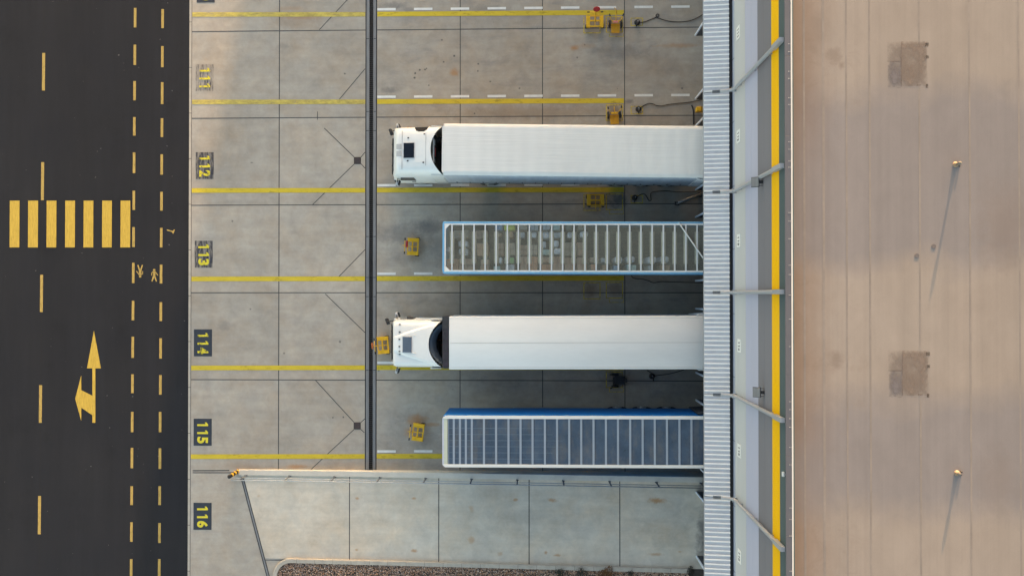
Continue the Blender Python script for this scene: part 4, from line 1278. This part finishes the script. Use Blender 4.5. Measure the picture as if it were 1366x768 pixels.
# --- lorry cabs -----------------------------------------------------------
def cab(label, px_bumper, cy_px, trailer_yaw, kind):
    z_b = .8
    x0 = P(px_bumper, cy_px, z_b).x + (.14 if kind == 'smooth' else .18); yc = P(px_bumper, cy_px, 3.2).y
    root = thing('lorry_cab', (x0, yc, 0), label, 'lorry', 'white lorry cabs', trailer_yaw)
    A = kind == 'smooth'
    WB = 1.28 if A else 1.25
    # chassis, catwalk, wheels
    b = MB()
    for s in (-1, 1): b.b2(.5, 6.0, s * .42 - .05, s * .42 + .05, .62, .92)
    b.b2(2.35, 3.2, -.9, .9, .90, .95); b.b2(4.3, 5.3, -.5, .5, .93, 1.0)
    for s in (-1, 1): b.b2(2.2, 3.5, s * .95 - .25, s * .95 + .25, .35, .90, .06)
    b.build('chassis', M['chassis'], root)
    for s in (-1, 1):
        wheel(root, 1.42, s * 1.06); wheel(root, 5.05, s * .92, twin=True)
        b = MB(); b.tube([(4.4, s * .95, .85), (4.6, s * .95, 1.05), (5.05, s * .95, 1.13), (5.5, s * .95, 1.05), (5.7, s * .95, .85)], .03, 6); b.b2(4.62, 5.48, s * .95 - .3, s * .95 + .3, 1.10, 1.13); b.build('mudguard', M['black'], root)
    # cab shell: stacked outlines
    def outline(xf, xr, hw, r, n=6):
        pts = []
        for cxx, cyy, a0 in ((xf + r, -hw + r, 180), (xr - .06, -hw + .06, 270), (xr - .06, hw - .06, 0), (xf + r, hw - r, 90)):
            rr = r if cxx < (xf + xr) / 2 else .06
            for k in range(n + 1):
                aa = R(a0 + 90 * k / n); pts.append((cxx + rr * math.cos(aa), cyy + rr * math.sin(aa)))
        return pts
    # (z, front x, half width, corner radius)
    secs = [(.38, .10, 1.20, .30), (.50, .02, 1.24, .34), (.95, .0, WB, .36), (1.25, .03, WB, .34), (1.75, .08, WB, .32), (1.85, .09, WB - .01, .30), (2.80, .27, WB - .04, .26), (2.95, .30, WB - .05, .25)]
    xr = 2.30
    b = MB(); rows = []
    for z, xf, hw, r in secs:
        o_ = outline(xf, xr, hw, r); rows.append(len(b.v)); b.v += [(x, y, z) for x, y in o_]
    m = len(o_)
    for i in range(len(rows) - 1):
        for k in range(m):
            k2 = (k + 1) % m
            b.face([rows[i] + k, rows[i] + k2, rows[i+1] + k2, rows[i+1] + k])
    b.face([rows[-1] + k for k in range(m)]); b.face([rows[0] + k for k in range(m)][::-1])
    b.build('cab_body', M['cabwhite'], root, 'auto')
    # windscreen wraps the front between z 1.85 and 2.8
    b = MB()
    for i in range(10):
        def wp(j, z):
            f = (z - 1.85) / .95
            xf = .09 + .18 * f; hw = (WB - .01) * (1 - f) + (WB - .04) * f
            v = -1 + 2 * j / 10
            return (xf - .012 + .20 * max(0, abs(v) - .78) / .22 * .9, v * (hw - .06), z)
        b.poly([wp(i, 1.93), wp(i, 2.78), wp(i + 1, 2.78), wp(i + 1, 1.93)])
    b.build('windscreen', M['glass'], root)
    for s in (-1, 1):
        b = MB()
        q = [(.48, WB + .004, 1.9), (1.30, WB + .004, 1.80), (1.30, WB - .034, 2.7), (.62, WB - .032, 2.7)]
        q = [(x, s * (y + .004), z) for x, y, z in q]
        b.poly(q if s < 0 else q[::-1]); b.build('side_window', M['glass'], root)
        b = MB(); b.b2(1.05, 1.25, s * (WB + .02) - .015, s * (WB + .02) + .015, 1.55, 1.60, .008)
        d = b.build('door_handle', M['black'], root)
    # grille, bumper lamps
    b = MB()
    b.b2(.0, .06, -.95, .95, 1.0, 1.7, .02)
    for i in range(6): b.b2(-.012, .03, -.9, .9, 1.05 + i * .11, 1.10 + i * .11)
    b.build('grille', M['black'], root)
    b = MB(); b.b2(-.06, .22, -1.20, 1.20, .36, .62, .05)
    if A:
        for i in range(7): b.b2(-.10, -.03, -.95 + i * .30, -.80 + i * .30, .62, .74 + .05 * (i % 2), .02)
    b.build('bumper', M['chassis'] if A else M['cabwhite'], root)
    for s in (-1, 1):
        b = MB(); b.b2(-.04, .14, s * .95 - .17, s * .95 + .17, .66, .88, .04); b.build('headlight', M['lamp'], root)
        b = MB(); b.b2(.55, 1.0, s * 1.16 - .10, s * 1.16 + .10, .42, .46); b.b2(.6, 1.0, s * 1.16 - .10, s * 1.16 + .10, .82, .86); b.build('step', M['steel'], root)
    # roof deflector: a thin shell, open and hollow at the back with a curved rear edge
    xf0 = .33; zf = 2.94
    ztop = 3.86 if A else 3.80
    tip = 2.90 if A else 2.86
    mid = 2.28 if A else 2.22
    hwf, hwr = (1.20, 1.26) if A else (1.14, 1.17)
    def rear(v): return mid + (tip - mid) * (min(1, abs(v)) ** 2.2)
    def defl(u, vv, dz=0.0):
        v = -1 + 2 * vv
        x = xf0 + u * (rear(v) - xf0)
        hw = hwf + (hwr - hwf) * min(1, u * 1.3)
        up = 1 - (1 - min(1, u / (.16 if A else .07))) ** 2.2
        ht = (.66 if A else .62) * up ** .8 + (ztop - zf - (.66 if A else .62)) * (u ** 1.1)
        sidef = (1 - abs(v) ** (7 if A else 12)) ** (1 / (2.6 if A else 3))
        z = zf + ht * sidef
        if not A:
            # raised centre hump widening backwards
            k = .30 + .62 * u
            ridge = max(0, min(1, (k - abs(v)) / .10))
            z += .10 * ridge * min(1, u * 4) * (1 - .35 * u) * sidef
        return (x, v * hw, z + dz)
    b = MB(); b.grid(defl, 64, 96)
    n0 = len(b.v); b.grid(lambda u, v: tuple(Vector(defl(u, v)) + Vector((.02 if u < .5 else 0, 0, -.045))), 24, 36)
    if A:
        for fi, f in enumerate(b.f[:64 * 96]):
            cx_ = sum(b.v[i][0] for i in f) / 4; cy_ = sum(b.v[i][1] for i in f) / 4
            k_ = (cx_ - 1.78) / .36
            if abs(k_) < 1 and cy_ > 1.27 - .36 * math.sqrt(1 - abs(k_) ** 3) and cx_ < rear(cy_ / 1.22) - .12: b.mi[fi] = 1
    b.build('roof_deflector', [M['cabwhite'], M['glaze']], root, 'auto')
    def dz_at(x, y):
        v = y / 1.15; u = (x - xf0) / (rear(v) - xf0)
        return defl(min(1, max(0, u)), (v + 1) / 2)[2]
    b = MB(); b.b2(mid - .26, mid - .22, -1.05, 1.05, 2.95, ztop - .18)
    for k in range(5): b.b2(mid - .22, mid - .19, -.9 + k * .40, -.62 + k * .40, 2.98, ztop - .3)
    b.build('deflector_brace', M['chassis'], root)
    # things in the gap: exhaust, hoses
    b = MB(); b.b2(2.32, 2.62, -.85, .1, .95, 2.6, .04); b.cyl((2.50, .65, .9), (2.50, .65, 2.9), .13, 14); b.b2(2.33, 2.45, -.3, .9, 1.0, 2.9, .02)
    b.build('rear_unit', M['black'], root, 'auto')
    for k, (yy, mm) in enumerate(((-.12, 'redsign'), (0, 'chassis'), (.14, 'amber'))):
        b = MB(); b.tube([(2.45, yy, 2.0), (2.6, yy - .08, 1.72), (2.75, yy + .1, 1.55), (2.95, yy + .12, 1.7), (3.1, yy, 1.9)], .022, 6); b.build('air_hose', M[mm], root, True)
    # side fairings behind the cab
    for s in (-1, 1):
        b = MB(); b.prism([(2.28, s * 1.20), (2.28, s * 1.245), (2.80, s * 1.235), (2.86, s * 1.20)][::-s], .95, 3.55)
        b.build('side_fairing', M['cabwhite'], root)
        b = MB(); b.b2(2.0, 3.6, s * 1.22 - .03, s * 1.22 + .03, .40, .95, .02); b.build('side_skirt', M['cabgrey'], root)
    # roof hatch
    hx, hy, hl, hwid = (1.18, -.03, .54, .74) if A else (1.14, -.02, .45, .76)
    z = dz_at(hx, .0)
    slope = math.atan2(dz_at(hx + .2, 0) - dz_at(hx - .2, 0), .4)
    rt = Euler((0, -slope, 0)).to_matrix()
    b = MB(); b.box((hx, hy, z + .015), (hl + .05, hwid + .05, .03), rt, .012); b.m = 1; b.box((hx, hy, z + .03), (hl, hwid, .03), rt, .014)
    b.build('roof_hatch', [M['cabgrey'], M['glass'] if A else M['hatch']], root)
    if A:
        def onroof(x, y, sx_, sy_, h=.03):
            zc = dz_at(x, y); sl = math.atan2(dz_at(x + .1, y) - dz_at(x - .1, y), .2)
            return (x, y, zc + h / 2 - .004), (sx_, sy_, h), Euler((0, -sl, 0)).to_matrix()
        for y_ in (.17, -.17):
            b = MB(); c_, s_, r_ = onroof(.66, y_, .26, .27, .012); b.box(c_, s_, r_); b.build('roof_panel', mk('silver_roof_panel', (.42, .42, .41), .4, .08, 4), root)
        for x_, y_ in ((1.14, .60), (1.12, -.55), (1.96, .78), (1.92, -.64)):
            b = MB(); c_, s_, r_ = onroof(x_, y_, .075, .06, .04); b.box(c_, s_, r_, .01); b.build('roof_lamp', M['black'], root)
        b = MB()
        for i in range(4):
            for x_ in (1.60, 1.80):
                c_, s_, r_ = onroof(x_, -.5 + i * .30, .17, .26, .008); b.box(c_, s_, r_, .003)
        b.build('roof_rib', M['cabwhite'], root)
        b = MB()
        c_, s_, r_ = onroof(.83, 0, .02, 1.95, .006); b.box(c_, s_, r_)
        c_, s_, r_ = onroof(2.04, 0, .014, 1.6, .006); b.box(c_, s_, r_)
        for s in (-1, 1):
            c_, s_, r_ = onroof(1.46, s * .80, 1.16, .014, .006); b.box(c_, s_, r_)
        b.build('panel_gap', mk('panel_gap_grey', (.20, .20, .21), .6, .05, 3), root)
        b = MB(); b.tube([(1.02, 1.23, 2.88), (1.02, 1.23, 3.0)], [.07, .06], 12); b.tube([(1.16, 1.23, 2.88), (1.16, 1.23, 3.0)], [.07, .06], 12)
        b.build('beacon', M['amber'], root, 'auto')
        b = MB()
        b.b2(2.36, 2.42, -.55, .60, 3.0, 3.5); b.m = 1; b.b2(2.425, 2.45, -.38, .28, 3.1, 3.45); b.m = 2; b.b2(2.455, 2.47, -.27, .17, 3.18, 3.38)
        b.build('rear_board', [M['boxside'], M['chassis'], M['redsign']], root)
    else:
        for i, y_ in enumerate((.98, .60, .24, -.12, -.37, -.52)):
            b = MB(); zc = dz_at(.74, y_); b.box((.74, y_, zc + .02), (.09, .055 if i < 5 else .03, .05), None, .012); b.build('marker_lamp', M['black'], root)
        b = MB(); b.tube([(.98, 1.28, 2.70), (1.12, 1.28, 2.72), (1.30, 1.28, 2.74)], [.09, .12, .05], 14); b.build('horn', M['chassis'], root, 'auto')
        b = MB()
        for s in (-1, 1):
            b.tube([(.62, s * .44, dz_at(.62, s * .44) + .02), (1.6, s * .44, dz_at(1.6, s * .44) + .02)], .012, 6)
        b.build('roof_strake', M['cabwhite'], root)
        b = MB(); b.grid(lambda u, v: (mid + .02 + .30 * u + .55 * (abs(2 * v - 1) ** 2.2), (2 * v - 1) * .98, ztop - .05 - .55 * u), 6, 20); b.build('tinted_spoiler', M['hatch'], root, True)
        for s in (-1, 1):
            b = MB(); b.b2(2.36, 2.40, s * .75 - .03, s * .75 + .03, 3.2, 3.45); b.build('work_lamp', M['lamp'], root)
    # mirrors on arms
    def mirror(x, y, z, s, fx, big):
        b = MB(); b.tube([(.30 + fx, s * 1.16, z + .12), (x, s * (y - .02), z + .12), (x, s * y, z)], .022, 8)
        mr = b.build('mirror', M['black'], root, True)
        b = MB(); rt = Euler((0, 0, R(s * 20))).to_matrix()
        b.box((x, s * y, z - .12), (.15, .26 if big else .34, .42 if big else .22), rt, .05)
        b.m = 1; b.box((x + .07, s * y, z - .12), (.06, .25 if big else .30, .40 if big else .20), rt, .02); b.build('mirror_housing', [M['black'] if not big else M['cabgrey'], M['black']], mr, 'auto')
    mirror(.42, 1.44, 2.45, 1, .15, True)
    mirror(.40, 1.46, 2.35, -1, .15, True)
    mirror(.08 if A else -.06, 1.10, 2.72, 1, .10, False)
    if not A: pass
    b = MB()
    for s in (-.55, .0, .55): b.tube([(.02, s, 1.90), (.16, s + .28, 2.25)], .012, 5)
    b.build('wiper', M['black'], root)
    return root
cab('white lorry cab with a dark square roof hatch and silver panels, the upper of two', 523.5, 202.2, R(-.4), 'smooth')
cab('white lorry cab with a grey roof hatch and raised ridges, the lower of two', 521.5, 458.0, R(.0), 'ridged')

# ------------------------------------------------------------------ wheel chock trolleys, plugs, cables
def chock(px, py, rz_, label, sign='none', flip=1):
    """yellow frame with two filled ends, crossbars, a T handle and small wheels; x is along the travel direction"""
    root = thing('wheel_chock', P(px, py), label, 'wheel chock', 'yellow wheel chock frames', R(rz_))
    w_, l_ = .92, .62
    for s in (-1, 1):
        b = MB(); b.prism([(-l_/2, s*w_/2), (l_/2, s*w_/2), (l_/2, s*(w_/2-.20)), (-l_/2+.04, s*(w_/2-.20))][::-s], .10, .36)
        b.build('end_block', M['yplant'], root)
    b = MB()
    b.b2(-l_/2, -l_/2 + .06, -w_/2 + .20, w_/2 - .20, .28, .34); b.b2(l_/2 - .07, l_/2, -w_/2 + .2, w_/2 - .2, .28, .34)
    b.b2(-.055, .02, -w_/2 + .2, w_/2 - .2, .30, .37); b.b2(-l_/2 + .06, l_/2 - .07, -.022, .022, .31, .355)
    b.build('frame', M['yplant'], root)
    b = MB(); b.tube([(-l_/2 - .08, -.30, .62), (-l_/2 - .08, .30, .62)], .022, 8); b.tube([(-l_/2 + .02, 0, .33), (-l_/2 - .08, 0, .62)], .02, 8); b.tube([(-l_/2 - .08, .03, .62), (-l_/2 - .20, .03, .66)], .018, 8)
    h = b.build('handle', M['yplant'], root, True)
    for s in (-1, 1):
        b = MB(); b.cyl((-l_/2 - .08, s*.30, .62), (-l_/2 - .08, s*.43, .62), .032, 10); b.build('grip', M['black'], h, 'auto')
        b = MB(); b.cyl((l_/2 - .1, s*(w_/2 - .02), .11), (l_/2 - .1, s*(w_/2 + .035), .11), .11, 16); b.build('wheel', M['tyre'], root, 'auto')
    if sign == 'flat':
        b = MB(); b.box((-l_/2 + .04, .10, .70), (.10, .34, .34), Euler((0, R(12), 0)).to_matrix(), .02); b.build('sign', M['redsign'], root)
        b = MB(); b.tube([(-l_/2 + .03, .03, .33), (-l_/2 + .03, .06, .6)], .016, 6); b.build('sign_post', M['yplant'], root)
    if sign == 'orange':
        b = MB(); b.box((-l_/2 - .20, .02, .60), (.05, .32, .30), None, .01); b.build('sign', mk('orange_sign', (.5, .13, .03), .5), root)
    return root
chock(551.8, 329.3, -3, 'yellow wheel chock with a dark red sign in front of the light blue trailer', 'flat')
chock(512.2, 459.8, 5, 'yellow wheel chock with an orange sign against the lower white lorry cab', 'orange')
chock(558.6, 575.0, -7, 'yellow wheel chock on rusty stains in front of the blue sided trailer')
chock(794.0, 267.6, 90, 'yellow wheel chock parked in the dark gap below the upper white lorry')
c_ = chock(793.0, 31.0, -90, 'yellow wheel chock with a tall red stop sign in the topmost bay', 'none')
# tall red sign leaning up from the frame
iv = (Matrix.Translation(c_.location) @ Matrix.Rotation(R(-90), 4, 'Z')).inverted()
q = iv @ P(796, 12.5, 1.35); q2 = iv @ P(793.6, 30, .34)
b = MB(); b.tube([q2, q2.lerp(q, .55) + Vector((0, .02, 0)), q], .022, 8); b.build('sign_post', M['yplant'], c_, True)
tl = Vector((1, 0, .42)).normalized()
b = MB(); b.cyl(q - tl * .02, q + tl * .02, .19, 8); b.build('sign', M['redsign'], c_)

def trolley(px, py, rz_, label, dark=False):
    """two-wheeled barrow: tapered deck, axle with two black wheels, handlebar with grips"""
    root = thing('chock_trolley', P(px, py), label, 'trolley', 'two wheeled chock trolleys', R(rz_))
    deckm = M['orange'] if not dark else M['chassis']
    b = MB(); b.prism([(-.22, -.50), (.22, -.50), (.24, .0), (-.24, .0)], .16, .22)
    b.prism([(-.22, -.50), (.22, -.50), (.22, -.46), (-.22, -.46)], .22, .27)
    for s in (-1, 1): b.box((s * .09, -.25, .225), (.30, .02, .012), Euler((0, 0, R(s * 50))).to_matrix())
    b.build('deck', deckm, root)
    b = MB(); b.b2(-.17, .19, .02, .13, .24, .36, .02); b.build('crossbar', M['yplant'] if not dark else M['chassis'], root)
    b = MB(); b.cyl((-.36, .0, .14), (.36, .0, .14), .025, 8); b.build('axle', M['black'], root)
    for s in (-1, 1):
        b = MB(); b.tube([(s*.26, .0, .20), (s*.28, .0, .20), (s*.35, .0, .20), (s*.37, .0, .20)], [.15, .20, .20, .15], 20); wl = b.build('wheel', M['tyre'], root, 'auto')
        b = MB(); b.cyl((s*.365, 0, .20), (s*.378, 0, .20), .08, 14); b.build('rim', M['yplant'] if not dark else M['rim'], wl)
        b = MB(); b.tube([(s*.18, .08, .34), (s*.30, .16, .62), (s*.34, .22, .80)], .022, 8); hd = b.build('handle', M['yplant'] if not dark else M['chassis'], root, True)
        b = MB(); b.cyl((s*.34, .21, .79), (s*.365, .32, .86), .032, 10); b.build('grip', M['black'], hd, 'auto')
    b = MB(); b.tube([(.02, .10, .33), (.0, .24, .52), (-.01, .38, .55)], .022, 8); b.build('tow_bar', M['yplant'] if not dark else M['chassis'], root, True)
    return root
tr1 = trolley(820.5, 33.5, 0, 'orange two wheeled trolley with a pink tag in the topmost bay')
b = MB(); b.box((-.01, .04, .40), (.26, .10, .03), None, .01); b.build('tag_plate', mk('pink_tag', (.62, .22, .20), .6), tr1)
b = MB(); b.tube([(.0, .38, .5), (-.02, .50, .9), (-.16, .46, 1.4)], .018, 8); b.build('lever', M['orange'], tr1, True)
trolley(818.8, 154.5, 4, 'yellow two wheeled trolley on a rusty patch above the upper white lorry')
tr2 = trolley(820.0, 506.5, 90, 'dark two wheeled trolley in the shadow below the lower white lorry', True)
b = MB(); b.b2(-.10, .12, -.62, -.50, .2, .5, .02); b.build('box', M['black'], tr2)

def plug(px, py, rz_, label):
    root = thing('plug', P(px, py), label, 'plug', 'black charging plugs on the floor', R(rz_))
    b = MB(); b.tube([(0,0,0),(0,0,.05),(0,0,.16),(0,0,.2)], [.16,.155,.13,.08], 16); b.build('body', M['black'], root, 'auto')
    b = MB(); b.tube([(0,-.05,.2),(-.02,-.14,.30),(-.06,-.26,.16)], [.05,.04,.03], 10); b.build('nose', M['black'], root, True)
    b = MB(); b.box((.02, .0, .21), (.05, .10, .04), None, .01); b.build('latch', M['steel'], root)
def cable(pts, label, r=.020):
    w3 = [P(x, y, r + .008) for x, y in pts]
    # smooth with Catmull-Rom
    out = []
    for i in range(len(w3) - 1):
        p0, p1, p2, p3 = w3[max(0, i-1)], w3[i], w3[i+1], w3[min(len(w3)-1, i+2)]
        for k in range(6):
            t_ = k / 6
            out.append(.5 * ((2*p1) + (p2-p0)*t_ + (2*p0-5*p1+4*p2-p3)*t_*t_ + (3*p1-p0-3*p2+p3)*t_**3))
    out.append(w3[-1])
    b = MB(); b.tube(out, r, 7)
    tag(b.build('cable', M['black'], None, True), label, 'cable', 'black charging cables')
plug(850, 30.3, 0, 'round black plug at the end of the topmost cable')
plug(851.5, 145.8, 12, 'black plug in a small yellow outline above the upper white lorry')
plug(846.5, 263.8, 5, 'black plug in the dark gap below the upper white lorry')
plug(869.5, 501.5, 30, 'black plug in the dark gap below the lower white lorry')
cable([(853,30.5),(861,29),(870,25.5),(877,22.8),(879,20),(876.5,19),(875,21),(877,24),(884,26.5),(895,29),(908,29.5),(920,28),(929,24.5),(936,20.5),(942,17)], 'black cable with a small loop across the topmost bay')
cable([(853,145),(858,141.5),(864,138.5),(870,138.5),(876,141),(883,141.5),(892,139.5),(905,138),(920,136.5),(931,134),(945,131)], 'black wavy cable on the yard above the upper white lorry')
cable([(848,263.5),(856,259),(860,259),(863,263),(865.5,267.5),(868.5,267),(868,262),(868.5,257.5),(874,255.5),(890,255),(905,256),(925,255.5),(945,255)], 'black looping cable in the gap below the upper white lorry')
cable([(842.5,362),(843,369),(848,371.5),(856,372),(864,374),(872,377),(882,375.5),(895,376),(915,376.5),(945,377)], 'black cable on the yard just below the light blue trailer')
cable([(863,493.5),(869,497.5),(872,501),(880,500),(892,498.5),(904,495.5),(912,493)], 'black cable on the yard just below the lower white lorry')
bx = thing('dock_box', P(931, 149.2), 'small yellow box standing by the dock above the upper white lorry', 'box')
b = MB(); b.b2(-.20, .20, -.12, .12, .30, .72, .02); b.build('case', M['yplant'], bx)
b = MB(); b.b2(.02, .05, -.122, .122, .33, .74); b.build('lid_seam', M['amber'], bx)
b = MB(); b.b2(-.05, .05, -.04, .04, 0, .30); b.build('foot', M['chassis'], bx)
cable([(922.5,140.5),(924,143.5),(925,148),(925,156),(925.3,166)], 'short black hose leading down beside the yellow dock box', .035)
gd = thing('wheel_guide', P(902.5, 271.5), 'long slanting steel wheel guide bar below the upper white lorry', 'wheel guide')
q = P(943, 256.2, .5) - P(902.5, 271.5)
b = MB(); b.tube([(0, 0, .12), (q.x * .15, q.y * .15, .24), (q.x, q.y, .34)], .085, 12); b.build('bar', M['steel'], gd, True)
b = MB(); b.b2(-.1, .14, -.1, .1, 0, .05); b.b2(q.x * .8 - .1, q.x * .8 + .1, q.y * .8 - .1, q.y * .8 + .1, 0, .30); b.build('foot', M['chassis'], gd)
b = MB(); b.cyl((.0, .04, .18), (.0, .04, .24), .04, 10); b.build('bolt', M['black'], gd)
